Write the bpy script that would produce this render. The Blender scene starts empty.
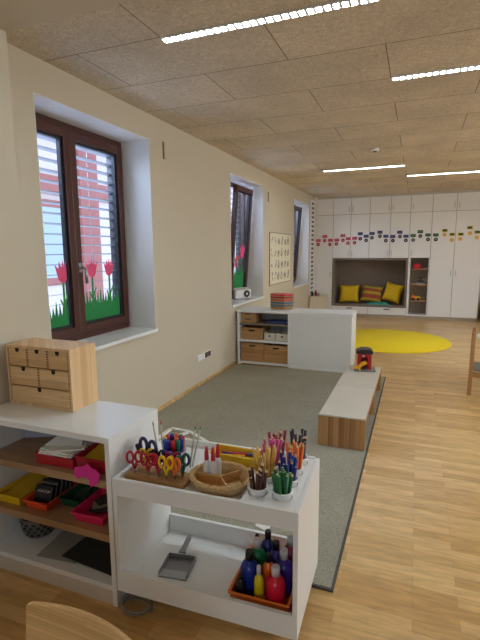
import bpy, bmesh, math, random
import numpy as np
from mathutils import Vector, Matrix
random.seed(7)
SC = bpy.context.scene
COL = SC.collection
PI = math.pi

# ------------------------------------------------------------------ camera
FPX, YAW, PITCH, ROLL = 448.86, .373704, .153308, -.0084101
CAM = np.array([2.352, 0.0, 1.6])
def cam_axes():
    cy, sy = math.cos(YAW), math.sin(YAW)
    f0 = np.array([-sy, cy, 0]); r0 = np.array([cy, sy, 0]); u0 = np.array([0, 0, 1.])
    f = math.cos(PITCH)*f0 - math.sin(PITCH)*u0
    u = math.cos(PITCH)*u0 + math.sin(PITCH)*f0
    r = math.cos(ROLL)*r0 + math.sin(ROLL)*u
    u2 = math.cos(ROLL)*u - math.sin(ROLL)*r0
    return r, u2, f
AX_R, AX_U, AX_F = cam_axes()
def at(px, py, axis, val):
    """point where the sight line through a pixel meets the plane axis = val"""
    d = AX_R*((px-240)/FPX) - AX_U*((py-320)/FPX) + AX_F
    t = (val-CAM[axis])/d[axis]
    return Vector(CAM + t*d)
cd = bpy.data.cameras.new('camera'); cam = bpy.data.objects.new('camera', cd); COL.objects.link(cam)
cd.sensor_fit = 'HORIZONTAL'; cd.sensor_width = 36; cd.lens = FPX/480*36; cd.clip_start = .02; cd.clip_end = 200
m = Matrix.Identity(4)
for i in range(3):
    m[i][0] = AX_R[i]; m[i][1] = AX_U[i]; m[i][2] = -AX_F[i]; m[i][3] = CAM[i]
cam.matrix_world = m
SC.camera = cam

# ------------------------------------------------------------------ world, lights, exposure
def lin(c):
    return tuple((x/12.92 if x <= .04045 else ((x+.055)/1.055)**2.4) for x in c)
def rgb(r, g, b):
    return lin((r/255, g/255, b/255)) + (1,)
W = bpy.data.worlds.new('world'); SC.world = W; W.use_nodes = True
bg = W.node_tree.nodes['Background']; bg.inputs[0].default_value = (.66, .78, 1.0, 1); bg.inputs[1].default_value = 1.7
def area(name, loc, rot, sx, sy, power, col):
    l = bpy.data.lights.new(name, 'AREA'); l.shape = 'RECTANGLE'; l.size = sx; l.size_y = sy
    l.energy = power; l.color = col
    o = bpy.data.objects.new(name, l); COL.objects.link(o); o.location = loc; o.rotation_euler = rot
    return o
LED = 80.0
# added cool fill lamp behind the camera, brightens fronts that face it
area('fill_behind', (2.6, -3.0, 1.7), (PI/2, 0, 0), 1.9, 1.3, 20, (.80, .90, 1))
# added daylight lamps outside assumed windows of the right-hand wall (out of the frame)
area('assumed_daylight_right_near', (8.3, 3.2, 2.0), (0, PI/2, 0), 1.9, 2.2, 110, (1, .97, .93))
area('assumed_daylight_right_far', (8.3, 7.0, 2.0), (0, PI/2, 0), 1.9, 2.2, 110, (1, .97, .93))
# added lamps standing in for cool street sky light, above each left-wall window
for i, yc in enumerate((3.06, 6.37, 9.73)):
    area('added_street_daylight', (-1.5, yc-.35, 3.2), (0, -math.radians(58), 0), 1.6, 2.0, 230, (.52, .67, 1))
SC.view_settings.view_transform = 'Standard'; SC.view_settings.look = 'None'
SC.view_settings.gamma = 1; SC.view_settings.use_curve_mapping = False
SC.view_settings.exposure = 0.46
try:
    SC.cycles.use_denoising = True
    SC.cycles.max_bounces = 10; SC.cycles.diffuse_bounces = 6; SC.cycles.transparent_max_bounces = 16
    SC.cycles.sample_clamp_indirect = 6
except Exception:
    pass

# ------------------------------------------------------------------ materials
MATS = {}
def new_mat(name):
    mt = bpy.data.materials.new(name); mt.use_nodes = True
    return mt, mt.node_tree.nodes, mt.node_tree.links, mt.node_tree.nodes['Principled BSDF']
def M(name, col, rough=.5, metal=0, noise=.06, nscale=30, bump=0, bscale=200, coat=0, trans=0, sub=0, spec=None):
    """plain colour with a slight procedural mottling and optional bump"""
    if name in MATS: return MATS[name]
    mt, n, l, p = new_mat(name)
    tc = n.new('ShaderNodeTexCoord')
    nz = n.new('ShaderNodeTexNoise'); nz.inputs['Scale'].default_value = nscale; nz.inputs['Detail'].default_value = 3
    l.new(tc.outputs['Object'], nz.inputs['Vector'])
    mx = n.new('ShaderNodeMix'); mx.data_type = 'RGBA'
    c = rgb(*col)
    mx.inputs[6].default_value = tuple(x*(1-noise) for x in c[:3])+(1,)
    mx.inputs[7].default_value = tuple(min(1, x*(1+noise)) for x in c[:3])+(1,)
    l.new(nz.outputs[0], mx.inputs[0]); l.new(mx.outputs[2], p.inputs['Base Color'])
    p.inputs['Roughness'].default_value = rough; p.inputs['Metallic'].default_value = metal
    if coat: p.inputs['Coat Weight'].default_value = coat
    if trans: p.inputs['Transmission Weight'].default_value = trans
    if spec is not None: p.inputs['Specular IOR Level'].default_value = spec
    if bump:
        b = n.new('ShaderNodeBump'); b.inputs['Strength'].default_value = bump; b.inputs['Distance'].default_value = .01
        nb = n.new('ShaderNodeTexNoise'); nb.inputs['Scale'].default_value = bscale; nb.inputs['Detail'].default_value = 4
        l.new(tc.outputs['Object'], nb.inputs['Vector']); l.new(nb.outputs[0], b.inputs['Height'])
        l.new(b.outputs[0], p.inputs['Normal'])
    MATS[name] = mt
    return mt
def stave(name, c1, c2, cm, length, width, axis, rough=.4, grain=.25, mortar=.0006, coat=0, off=.5, world=False):
    """wood glued from staves lying along one axis; each stave its own tone, grain along it"""
    if name in MATS: return MATS[name]
    mt, n, l, p = new_mat(name)
    if world:
        g = n.new('ShaderNodeNewGeometry'); src = g.outputs['Position']
    else:
        tc = n.new('ShaderNodeTexCoord'); src = tc.outputs['Object']
    sp = n.new('ShaderNodeSeparateXYZ'); l.new(src, sp.inputs[0])
    o = {'x': ('X', 'Y', 'Z'), 'y': ('Y', 'X', 'Z'), 'z': ('Z', 'X', 'Y')}[axis]
    ad = n.new('ShaderNodeMath'); ad.operation = 'ADD'
    l.new(sp.outputs[o[1]], ad.inputs[0]); l.new(sp.outputs[o[2]], ad.inputs[1])
    cb = n.new('ShaderNodeCombineXYZ'); l.new(sp.outputs[o[0]], cb.inputs[0]); l.new(ad.outputs[0], cb.inputs[1])
    br = n.new('ShaderNodeTexBrick'); l.new(cb.outputs[0], br.inputs['Vector'])
    br.offset = off; br.squash = 1.0
    br.inputs['Scale'].default_value = 1; br.inputs['Brick Width'].default_value = length; br.inputs['Row Height'].default_value = width
    br.inputs['Mortar Size'].default_value = mortar; br.inputs['Mortar Smooth'].default_value = .2
    br.inputs['Color1'].default_value = rgb(*c1); br.inputs['Color2'].default_value = rgb(*c2); br.inputs['Mortar'].default_value = rgb(*cm)
    sc = n.new('ShaderNodeVectorMath'); sc.operation = 'MULTIPLY'; sc.inputs[1].default_value = (3.0/max(length, .3), 2.2/width, 1)
    l.new(cb.outputs[0], sc.inputs[0])
    nz = n.new('ShaderNodeTexNoise'); nz.inputs['Scale'].default_value = 1.2; nz.inputs['Detail'].default_value = 5; nz.inputs['Distortion'].default_value = .6
    l.new(sc.outputs[0], nz.inputs['Vector'])
    mr = n.new('ShaderNodeMapRange'); mr.inputs[1].default_value = .3; mr.inputs[2].default_value = .7
    mr.inputs[3].default_value = 1-grain; mr.inputs[4].default_value = 1+grain*.55
    l.new(nz.outputs[0], mr.inputs[0])
    mu = n.new('ShaderNodeVectorMath'); mu.operation = 'SCALE'
    l.new(br.outputs['Color'], mu.inputs[0]); l.new(mr.outputs[0], mu.inputs['Scale'])
    l.new(mu.outputs[0], p.inputs['Base Color'])
    p.inputs['Roughness'].default_value = rough
    if coat: p.inputs['Coat Weight'].default_value = coat; p.inputs['Coat Roughness'].default_value = .2
    MATS[name] = mt
    return mt
def emit(name, col, s):
    if name in MATS: return MATS[name]
    mt, n, l, p = new_mat(name)
    p.inputs['Base Color'].default_value = (1, 1, 1, 1)
    p.inputs['Emission Color'].default_value = col; p.inputs['Emission Strength'].default_value = s
    MATS[name] = mt; return mt
def glass_mat():
    mt, n, l, p = new_mat('window_glass')
    out = n['Material Output']
    t = n.new('ShaderNodeBsdfTransparent'); t.inputs[0].default_value = (.93, .96, .97, 1)
    g = n.new('ShaderNodeBsdfGlossy'); g.inputs['Roughness'].default_value = .03
    fr = n.new('ShaderNodeLayerWeight'); fr.inputs[0].default_value = .5
    pw = n.new('ShaderNodeMath'); pw.operation = 'POWER'; l.new(fr.outputs['Facing'], pw.inputs[0]); pw.inputs[1].default_value = 5
    ma = n.new('ShaderNodeMath'); ma.operation = 'MULTIPLY_ADD'; l.new(pw.outputs[0], ma.inputs[0]); ma.inputs[1].default_value = .8; ma.inputs[2].default_value = .03
    mx = n.new('ShaderNodeMixShader'); l.new(ma.outputs[0], mx.inputs[0]); l.new(t.outputs[0], mx.inputs[1]); l.new(g.outputs[0], mx.inputs[2])
    l.new(mx.outputs[0], out.inputs['Surface'])
    return mt
def ceiling_mat():
    mt, n, l, p = new_mat('wood_wool_board')
    g = n.new('ShaderNodeNewGeometry'); mp = n.new('ShaderNodeMapping')
    mp.inputs['Location'].default_value = (-.88+1.23*4, -.1+.6*8, 0)
    l.new(g.outputs['Position'], mp.inputs['Vector'])
    br = n.new('ShaderNodeTexBrick'); l.new(mp.outputs[0], br.inputs['Vector']); br.offset = .5
    br.inputs['Scale'].default_value = 1; br.inputs['Brick Width'].default_value = 1.23; br.inputs['Row Height'].default_value = .6
    br.inputs['Mortar Size'].default_value = .0035; br.inputs['Mortar Smooth'].default_value = .3
    br.inputs['Color1'].default_value = rgb(216, 202, 180); br.inputs['Color2'].default_value = rgb(206, 192, 170); br.inputs['Mortar'].default_value = rgb(104, 82, 58)
    nz = n.new('ShaderNodeTexNoise'); nz.inputs['Scale'].default_value = 38; nz.inputs['Detail'].default_value = 7; nz.inputs['Roughness'].default_value = .75; nz.inputs['Distortion'].default_value = 1.5
    l.new(g.outputs['Position'], nz.inputs['Vector'])
    nl = n.new('ShaderNodeTexNoise'); nl.inputs['Scale'].default_value = 2.2; nl.inputs['Detail'].default_value = 3
    l.new(g.outputs['Position'], nl.inputs['Vector'])
    mr = n.new('ShaderNodeMapRange'); mr.inputs[1].default_value = .3; mr.inputs[2].default_value = .7; mr.inputs[3].default_value = .62; mr.inputs[4].default_value = 1.3
    l.new(nz.outputs[0], mr.inputs[0])
    mr2 = n.new('ShaderNodeMapRange'); mr2.inputs[1].default_value = .3; mr2.inputs[2].default_value = .7; mr2.inputs[3].default_value = .88; mr2.inputs[4].default_value = 1.08
    l.new(nl.outputs[0], mr2.inputs[0])
    mm = n.new('ShaderNodeMath'); mm.operation = 'MULTIPLY'; l.new(mr.outputs[0], mm.inputs[0]); l.new(mr2.outputs[0], mm.inputs[1])
    mu = n.new('ShaderNodeVectorMath'); mu.operation = 'SCALE'; l.new(br.outputs['Color'], mu.inputs[0]); l.new(mm.outputs[0], mu.inputs['Scale'])
    l.new(mu.outputs[0], p.inputs['Base Color']); p.inputs['Roughness'].default_value = .95
    b = n.new('ShaderNodeBump'); b.inputs['Strength'].default_value = .35; b.inputs['Distance'].default_value = .01
    l.new(nz.outputs[0], b.inputs['Height']); l.new(b.outputs[0], p.inputs['Normal'])
    return mt
def carpet_mat():
    mt, n, l, p = new_mat('grey_carpet')
    g = n.new('ShaderNodeNewGeometry')
    nz = n.new('ShaderNodeTexNoise'); nz.inputs['Scale'].default_value = 150; nz.inputs['Detail'].default_value = 4; nz.inputs['Roughness'].default_value = .8
    nz2 = n.new('ShaderNodeTexNoise'); nz2.inputs['Scale'].default_value = 2.2; nz2.inputs['Detail'].default_value = 3
    for q in (nz, nz2): l.new(g.outputs['Position'], q.inputs['Vector'])
    cr = n.new('ShaderNodeValToRGB'); l.new(nz.outputs[0], cr.inputs[0])
    cr.color_ramp.elements[0].position = .32; cr.color_ramp.elements[0].color = rgb(122, 118, 104)
    cr.color_ramp.elements[1].position = .68; cr.color_ramp.elements[1].color = rgb(190, 184, 166)
    mr = n.new('ShaderNodeMapRange'); mr.inputs[1].default_value = .3; mr.inputs[2].default_value = .7; mr.inputs[3].default_value = .93; mr.inputs[4].default_value = 1.06
    l.new(nz2.outputs[0], mr.inputs[0])
    mu = n.new('ShaderNodeVectorMath'); mu.operation = 'SCALE'; l.new(cr.outputs[0], mu.inputs[0]); l.new(mr.outputs[0], mu.inputs['Scale'])
    l.new(mu.outputs[0], p.inputs['Base Color']); p.inputs['Roughness'].default_value = 1
    p.inputs['Specular IOR Level'].default_value = .1
    b = n.new('ShaderNodeBump'); b.inputs['Strength'].default_value = .6; b.inputs['Distance'].default_value = .006
    l.new(nz.outputs[0], b.inputs['Height']); l.new(b.outputs[0], p.inputs['Normal'])
    return mt

WALL = M('wall_plaster', (200, 189, 168), .85, noise=.02, nscale=3, bump=.06, bscale=120)
REVEAL = M('reveal_plaster', (232, 230, 226), .8, noise=.02, nscale=3)
WHITE = M('white_laminate', (232, 233, 232), .35, noise=.015, nscale=4)
OFFW = M('cupboard_white', (232, 230, 227), .4, noise=.015, nscale=4)
CREAM = M('cream_laminate', (222, 210, 186), .5, noise=.02)
SEAM = M('door_gap', (120, 114, 104), .8)
OAK = stave('oak_parquet', (226, 188, 128), (200, 156, 96), (150, 110, 68), .52, .07, 'x', rough=.3, grain=.2, world=True, off=.37)
BENCHW = stave('bench_staves', (196, 150, 98), (150, 104, 62), (110, 76, 44), 3.0, .042, 'z', rough=.45, grain=.25)
PINE = stave('pine_staves', (232, 196, 148), (214, 172, 120), (190, 148, 100), 2.5, .038, 'z', rough=.5, grain=.12)
PINEX = stave('pine_drawer', (228, 190, 140), (208, 166, 114), (190, 148, 100), .7, .05, 'x', rough=.5, grain=.16, off=.3)
SHELFW = stave('shelf_board', (178, 142, 106), (160, 124, 90), (104, 74, 50), 1.5, .09, 'x', rough=.5, grain=.2)
BOXW = stave('crate_wood', (186, 142, 92), (162, 118, 72), (120, 84, 50), .9, .06, 'x', rough=.5, grain=.2)
CHAIRW = stave('beech_ply', (228, 188, 130), (206, 162, 104), (160, 116, 70), 2.0, .012, 'x', rough=.35, grain=.22, mortar=.0003)
CHAIRD = stave('oak_chair', (176, 130, 80), (156, 112, 66), (120, 80, 44), 2.0, .03, 'z', rough=.4, grain=.2)
BLOCKW = stave('block_wood', (186, 142, 84), (164, 120, 66), (130, 92, 50), 1.0, .03, 'x', rough=.5, grain=.2)
MAHOG = M('mahogany_frame', (76, 38, 30), .36, noise=.12, nscale=14)
GASKET = M('dark_gasket', (30, 30, 36), .5)
METAL = M('brushed_metal', (176, 176, 176), .35, metal=.9)
DARK = M('dark_plastic', (26, 26, 30), .4)
BLACKHOLE = M('notch_dark', (34, 24, 16), .9)
FELT = M('felt_seat', (204, 196, 180), .95, noise=.05, nscale=160, bump=.2, bscale=300)
TAUPE = M('taupe_panel', (122, 108, 96), .8, noise=.04, nscale=60)
GLASS = glass_mat()
def C(name, r, g, b, rough=.4, **k): return M(name, (r, g, b), rough, **k)
RED = C('red_plastic', 190, 24, 34); YEL = C('yellow_plastic', 232, 190, 20); ORG = C('orange_plastic', 226, 110, 30)
GRN = C('green_plastic', 20, 120, 70); BLU = C('blue_plastic', 34, 50, 150); PNK = C('pink_plastic', 226, 40, 100)
PUR = C('purple_plastic', 74, 44, 140); NAVY = C('navy_plastic', 26, 28, 84)

# ------------------------------------------------------------------ geometry helpers
class B:
    def __init__(s): s.bm = bmesh.new()
    def box(s, x0, x1, y0, y1, z0, z1, mi=0, mat=None):
        v = [s.bm.verts.new((x, y, z)) for z in (z0, z1) for x, y in ((x0, y0), (x1, y0), (x1, y1), (x0, y1))]
        if mat is not None:
            for q in v: q.co = mat @ q.co
        for f in ((3, 2, 1, 0), (4, 5, 6, 7), (0, 1, 5, 4), (1, 2, 6, 5), (2, 3, 7, 6), (3, 0, 4, 7)):
            s.bm.faces.new([v[i] for i in f]).material_index = mi
        return s
    def prism(s, pts, t, mat=None, mi=0):
        """polygon in local xy, thickness t along z, moved by mat"""
        mat = mat or Matrix.Identity(4)
        a = [s.bm.verts.new(mat @ Vector((p[0], p[1], 0))) for p in pts]
        b = [s.bm.verts.new(mat @ Vector((p[0], p[1], t))) for p in pts]
        n = len(pts)
        fs = [s.bm.faces.new(a[::-1]), s.bm.faces.new(b)]
        for i in range(n): fs.append(s.bm.faces.new((a[i], a[(i+1) % n], b[(i+1) % n], b[i])))
        for f in fs: f.material_index = mi
        return s
    def lathe(s, prof, c=(0, 0, 0), n=20, mat=None, mi=0, cap=True, sx=1, sy=1):
        mat = mat or Matrix.Identity(4); c = Vector(c); rings = []
        for r, z in prof:
            rings.append([s.bm.verts.new(mat @ (c+Vector((r*sx*math.cos(2*PI*i/n), r*sy*math.sin(2*PI*i/n), z)))) for i in range(n)])
        for a, b in zip(rings, rings[1:]):
            for i in range(n):
                f = s.bm.faces.new((a[i], a[(i+1) % n], b[(i+1) % n], b[i])); f.material_index = mi; f.smooth = True
        if cap:
            for r, rev in ((rings[0], True), (rings[-1], False)):
                try: s.bm.faces.new(r[::-1] if rev else r).material_index = mi
                except ValueError: pass
        return s
    def tube(s, pts, r, n=8, closed=False, mi=0, r2=None):
        pts = [Vector(p) for p in pts]; k = len(pts); rings = []; up = None
        for i, p in enumerate(pts):
            if closed: t = pts[(i+1) % k]-pts[i-1]
            else: t = pts[min(i+1, k-1)]-pts[max(i-1, 0)]
            t.normalize()
            if up is None:
                up = Vector((0, 0, 1)) if abs(t.z) < .9 else Vector((1, 0, 0))
            side = t.cross(up)
            if side.length < 1e-6: side = t.cross(Vector((.3, .9, .1)))
            side.normalize(); up = side.cross(t)
            rr = r if r2 is None else r+(r2-r)*i/(k-1)
            rings.append([s.bm.verts.new(p+side*math.cos(2*PI*j/n)*rr+up*math.sin(2*PI*j/n)*rr) for j in range(n)])
        pairs = list(zip(rings, rings[1:]))+([(rings[-1], rings[0])] if closed else [])
        for a, b in pairs:
            for j in range(n):
                f = s.bm.faces.new((a[j], a[(j+1) % n], b[(j+1) % n], b[j])); f.material_index = mi; f.smooth = True
        if not closed:
            s.bm.faces.new(rings[0][::-1]).material_index = mi; s.bm.faces.new(rings[-1]).material_index = mi
        return s
    def ball(s, c, r, sx=1, sy=1, sz=1, n=14, mi=0):
        prof = [(max(1e-4, r*math.sin(PI*i/(n//2))), -r*sz*math.cos(PI*i/(n//2))) for i in range(n//2+1)]
        return s.lathe(prof, c, n, mi=mi, sx=sx, sy=sy)
    def build(s, name, mat, parent=None, bev=0, seg=2, loc=None, rot=None, mods=None):
        bmesh.ops.remove_doubles(s.bm, verts=s.bm.verts, dist=1e-6)
        bmesh.ops.recalc_face_normals(s.bm, faces=s.bm.faces)
        me = bpy.data.meshes.new(name); s.bm.to_mesh(me); s.bm.free()
        for q in (mat if isinstance(mat, (list, tuple)) else [mat]): me.materials.append(q)
        o = bpy.data.objects.new(name, me); COL.objects.link(o)
        if parent is not None: o.parent = parent
        if loc is not None: o.location = loc
        if rot is not None: o.rotation_euler = rot
        if bev:
            b = o.modifiers.new('bevel', 'BEVEL'); b.width = bev; b.segments = seg; b.limit_method = 'ANGLE'; b.angle_limit = .6
        return o
def box(name, dims, mat, parent=None, bev=0, **k):
    return B().box(*dims).build(name, mat, parent, bev, **k)
def tag(o, label, cat, group=None):
    o['label'] = label; o['category'] = cat
    if group: o['group'] = group
    return o
def thing(name, label, cat, loc=(0, 0, 0), rz=0, group=None, rot=None):
    o = bpy.data.objects.new(name, None); COL.objects.link(o); o.empty_display_size = .05
    o.location = loc; o.rotation_euler = rot or (0, 0, rz)
    return tag(o, label, cat, group)
def struct(o): o['kind'] = 'structure'; return o
def dup(root, loc=None, rot=None, label=None, group=None):
    r = root.copy(); COL.objects.link(r)
    if loc is not None: r.location = loc
    if rot is not None: r.rotation_euler = rot
    if label: r['label'] = label
    if group: r['group'] = group
    for ch in root.children:
        c = ch.copy(); COL.objects.link(c); c.parent = r
        for g in ch.children:
            d = g.copy(); COL.objects.link(d); d.parent = c
    return r
def aim(v):
    """rotation that turns +z to v"""
    return Vector((0, 0, 1)).rotation_difference(Vector(v)).to_euler()

# ------------------------------------------------------------------ room shell
XR, YB, YF, ZC = 7.6, 11.65, -2.6, 2.845
struct(box('floor', (-.05, XR, YF, YB, -.12, 0), OAK))
struct(B().box(-.45, XR+.2, YF-.2, YB+.2, ZC, ZC+.15).build('ceiling', ceiling_mat()))
WIN = [(2.385, 3.74), (5.69, 7.055), (9.02, 10.385)]
ZS, ZT = .855, 2.62
b = B(); ys = [YF]
for y0, y1 in WIN: ys += [y0, y1]
ys.append(YB)
for i in range(0, len(ys), 2): b.box(-.42, 0, ys[i], ys[i+1], -.12, ZC)
for y0, y1 in WIN:
    b.box(-.42, 0, y0, y1, -.12, ZS-.03); b.box(-.42, 0, y0, y1, ZT, ZC)
struct(b.build('wall_left', WALL))
struct(box('wall_back', (0, XR, YB, YB+.15, -.12, ZC), WALL))
struct(B().box(0, 1.6, YF-.15, YF, -.12, ZC).box(3.6, XR, YF-.15, YF, -.12, ZC).box(1.6, 3.6, YF-.15, YF, -.12, 1.0).box(1.6, 3.6, YF-.15, YF, 2.4, ZC).build('wall_front', WALL))  # opening added so the fill lamp behind it reaches the room
ASSUMED_RW = [(2.1, 4.3), (5.9, 8.1)]  # assumed openings, unseen, that let the added right-hand lamps shine in
b = B(); ys = [YF]
for y0, y1 in ASSUMED_RW: ys += [y0, y1]
ys.append(YB)
for i in range(0, len(ys), 2): b.box(XR, XR+.3, ys[i], ys[i+1], -.12, ZC)
for y0, y1 in ASSUMED_RW:
    b.box(XR, XR+.3, y0, y1, -.12, .9); b.box(XR, XR+.3, y0, y1, 2.65, ZC)
struct(b.build('wall_right', WALL))
struct(box('wall_partition', (0.001, .34, YF, 1.89, 0, 2.715), WALL))
struct(box('ceiling_soffit', (0.001, XR, YF, 1.89, 2.715, ZC), WALL))
struct(box('baseboard_left', (0, .012, 1.89, 5.78, 0, .045), OAK))

# ------------------------------------------------------------------ windows
def ring(b, y0, y1, z0, z1, w, x0, x1, wb=None):
    wb = wb or w
    b.box(x0, x1, y0, y0+w, z0, z1); b.box(x0, x1, y1-w, y1, z0, z1)
    b.box(x0, x1, y0+w, y1-w, z0, z0+wb); b.box(x0, x1, y0+w, y1-w, z1-w, z1)
    return b
BLIND = M('blind_slat', (168, 170, 178), .45, metal=.2)
SASH = {}
def window(n, y0, y1, tilt, handle_z=1.47):
    ym = (y0+y1)/2-.065
    fr = struct(ring(B(), y0, y1, ZS, ZT, .07, -.37, -.305, .075).build('window_%d' % n, MAHOG, bev=.004))
    # plaster lining of the opening
    lin_ = B()
    lin_.box(-.42, .0005, y0, y0+.004, ZS, ZT); lin_.box(-.42, .0005, y1-.004, y1, ZS, ZT); lin_.box(-.42, .0005, y0+.004, y1-.004, ZT-.004, ZT)
    struct(lin_.build('trim_%d' % n, REVEAL))
    struct(box('trim_%d' % (n+3), (-.37, .025, y0, y1, ZS-.03, ZS), WHITE, bev=.003))
    for k, (a, c, ang) in enumerate(((y0+.055, ym+.002, 0), (ym-.002+.004, y1-.055, tilt))):
        zb = ZS+.06; h = ZT-.06-zb; w = c-a
        s = ring(B(), 0, w, 0, h, .068, -.03, .035).build('sash', MAHOG, fr, bev=.006, loc=(-.305, a, zb), rot=(0, ang, 0))
        ring(B(), .066, w-.066, .066, h-.066, .022, -.022, .012).build('gasket', GASKET, s)
        box('glass', (-.012, -.006, .07, w-.07, .07, h-.07), GLASS, s)
        SASH[(n, k)] = (Vector((-.305, a, zb)), ang, w, h)
        if k == 1:
            hb = B()
            hb.box(.035, .043, .012, .045, handle_z-zb-.04, handle_z-zb+.04)
            hb.tube([(.04, .028, handle_z-zb), (.082, .028, handle_z-zb), (.096, .03, handle_z-zb-.012), (.097, .034, handle_z-zb-.13)], .012, 10)
            hb.build('handle', METAL, s)
    # outside venetian blind with its guide rails
    bl = B(); z = ZS+.06
    while z < ZT-.03:
        mt = Matrix.Translation((-.43, 0, z)) @ Matrix.Rotation(math.radians(-6), 4, 'Y')
        bl.box(-.034, .034, y0+.03, y1-.03, -.002, .002, mat=mt); z += .083
    bl.box(-.432, -.428, y0+.35, y0+.353, ZS, ZT); bl.box(-.432, -.428, y1-.353, y1-.35, ZS, ZT)
    bl.build('blind', BLIND, fr)
    B().box(-.465, -.395, y0+.006, y0+.03, ZS, ZT-.006).box(-.465, -.395, y1-.03, y1-.006, ZS, ZT-.006).build('guide_rail', GASKET, fr)
for i, (y0, y1) in enumerate(WIN): window(i+1, y0, y1, (0, math.radians(4.3), math.radians(4.3))[i])
for i, (y0, y1) in enumerate(ASSUMED_RW):
    f = struct(ring(B(), y0, y1, .9, 2.65, .08, XR+.12, XR+.18).box(XR+.12, XR+.18, (y0+y1)/2-.05, (y0+y1)/2+.05, .98, 2.57).build('window_%d' % (i+4), MAHOG))  # assumed windows, never in view, framing the openings for the added lamps
    box('glass', (XR+.145, XR+.151, y0+.07, y1-.07, .97, 2.58), GLASS, f)
f = struct(B().box(1.6, 1.68, YF-.1, YF-.04, 1.0, 2.4).box(3.52, 3.6, YF-.1, YF-.04, 1.0, 2.4).box(1.68, 3.52, YF-.1, YF-.04, 1.0, 1.08).box(1.68, 3.52, YF-.1, YF-.04, 2.32, 2.4).box(2.56, 2.64, YF-.1, YF-.04, 1.08, 2.32).build('window_6', MAHOG))  # added unseen window, frames the opening for the fill lamp
box('glass', (1.67, 3.53, YF-.075, YF-.069, 1.07, 2.33), GLASS, f)
# house across the street
FAC = M('facade_render', (222, 210, 208), .9, noise=.04, nscale=2)
h = thing('street_house', 'pale rendered house with red brick bands across the street, seen through the blinds', 'building', (-7, 0, -3.6))
box('wall', (-4, 0, -4, 34, 0, 8.6), FAC, h)
BRK = M('facade_brick', (172, 112, 110), .9, noise=.15, nscale=8)
for y in (9.2, 12.9, 17.5, 22, 27):
    w_ = box('window', (-.02, .06, y, y+1.3, 4.3, 6.6), BRK, h)
    box('pane', (.05, .075, y+.18, y+1.12, 4.5, 6.4), M('far_pane', (176, 192, 206), .3), w_)
box('brick_band', (-.02, .09, -4, 34, 6.75, 7.25), BRK, h)
box('brick_pier', (-.02, .11, 10.9, 11.7, 0, 8.6), BRK, h)
B().prism([(-4.4, 0), (.5, 0), (-1.9, 2.4)], 38, Matrix.Translation((0, -4, 8.6)) @ Matrix(((1, 0, 0, 0), (0, 0, 1, 0), (0, 1, 0, 0), (0, 0, 0, 1)))).build('roof', BRK, h)

# painted paper flowers on the panes
PINKP = M('pink_paper', (232, 84, 128), .8, noise=.1, nscale=25); GREENP = M('green_paper', (30, 128, 66), .8, noise=.12, nscale=25)
REDP = M('red_paper', (220, 76, 70), .8, noise=.1, nscale=25); STEMP = M('stem_paper', (52, 140, 60), .8)
YZ = Matrix(((0, 0, 1, 0), (1, 0, 0, 0), (0, 1, 0, 0), (0, 0, 0, 1)))     # local xy -> yz, thickness -> x
def on_pane(key):
    o, ang, w, h_ = SASH[key]; return o, (0, ang, 0)
def flower(key, y, z, s, hstem, mat, label, grp):
    o, r = on_pane(key)
    t = thing('paper_tulip', label, 'flower cutout', o, group=grp, rot=r)
    pts = [(-.72, .75), (-.55, .1), (-.4, -.35), (0, -.6), (.4, -.35), (.55, .1), (.78, .8), (.42, .42), (.36, 1.0), (.17, .5), (.05, 1.05), (-.1, .5), (-.3, .95), (-.38, .42)]
    B().prism([(y+a*s, z+c*s) for a, c in pts], .002, Matrix.Translation((-.003, 0, 0)) @ YZ).build('blossom', mat, t)
    st = [(-.012, 0), (.012, 0), (.012, -hstem*.5), (.045, -hstem*.3), (.05, -hstem*.36), (.014, -hstem*.62), (.012, -hstem), (-.012, -hstem), (-.012, -hstem*.75), (-.045, -hstem*.5), (-.04, -hstem*.45), (-.012, -hstem*.6)]
    B().prism([(y+a, z-s*.55+c) for a, c in st][::-1], .002, Matrix.Translation((-.003, 0, 0)) @ YZ).build('stem', STEMP, t)
def grass(key, y0, y1, z0, zt, label, seed):
    o, r = on_pane(key); rd = random.Random(seed)
    top = []; y = y1; n = max(4, int((y1-y0)/.035))
    for i in range(n):
        yy = y1-(y1-y0)*(i+.0)/n; top.append((yy, zt-.09-rd.random()*.03)); top.append((yy-.5*(y1-y0)/n, zt+rd.random()*.06-.02))
    pts = [(y0, z0), (y1, z0)]+top+[(y0, zt-.08)]
    tag(B().prism(pts, .002, Matrix.Translation((-.0055, 0, 0)) @ YZ).build('paper_grass', GREENP, loc=o, rot=r), label, 'grass cutout')['kind'] = 'thing'
def pl(key, px, py):
    o = SASH[key][0]; p = at(px, py, 0, o.x); return p.y-o.y, p.z-o.z
for key, px, py, s, hs, lb in (((1, 0), 63, 275, .115, .28, 'pink paper tulip taped to the left pane of the near window'),
                               ((1, 1), 92, 271, .105, .26, 'pink paper tulip beside the handle on the near window'),
                               ((1, 1), 109, 270, .10, .28, 'pink paper tulip at the far edge of the near window')):
    y, z = pl(key, px, py); flower(key, y, z, s, hs, PINKP, lb, 'paper tulips on the near window')
w0, h0 = SASH[(1, 0)][2:]; w1 = SASH[(1, 1)][2]
grass((1, 0), .09, w0-.09, .088, .27, 'green paper grass strip on the left pane of the near window', 1)
grass((1, 1), .09, w1-.09, .088, .33, 'green paper grass strip on the right pane of the near window', 2)
flower((2, 1), .24, .50, .13, .2, REDP, 'orange red paper tulip on the tilted middle window', 'paper tulips on the tilted window')
flower((2, 1), .47, .64, .15, .3, PINKP, 'pink paper tulip on the tilted middle window', 'paper tulips on the tilted window')
grass((2, 1), .09, SASH[(2, 1)][2]-.09, .088, .40, 'tall green paper grass on the tilted middle window', 3)

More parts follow.
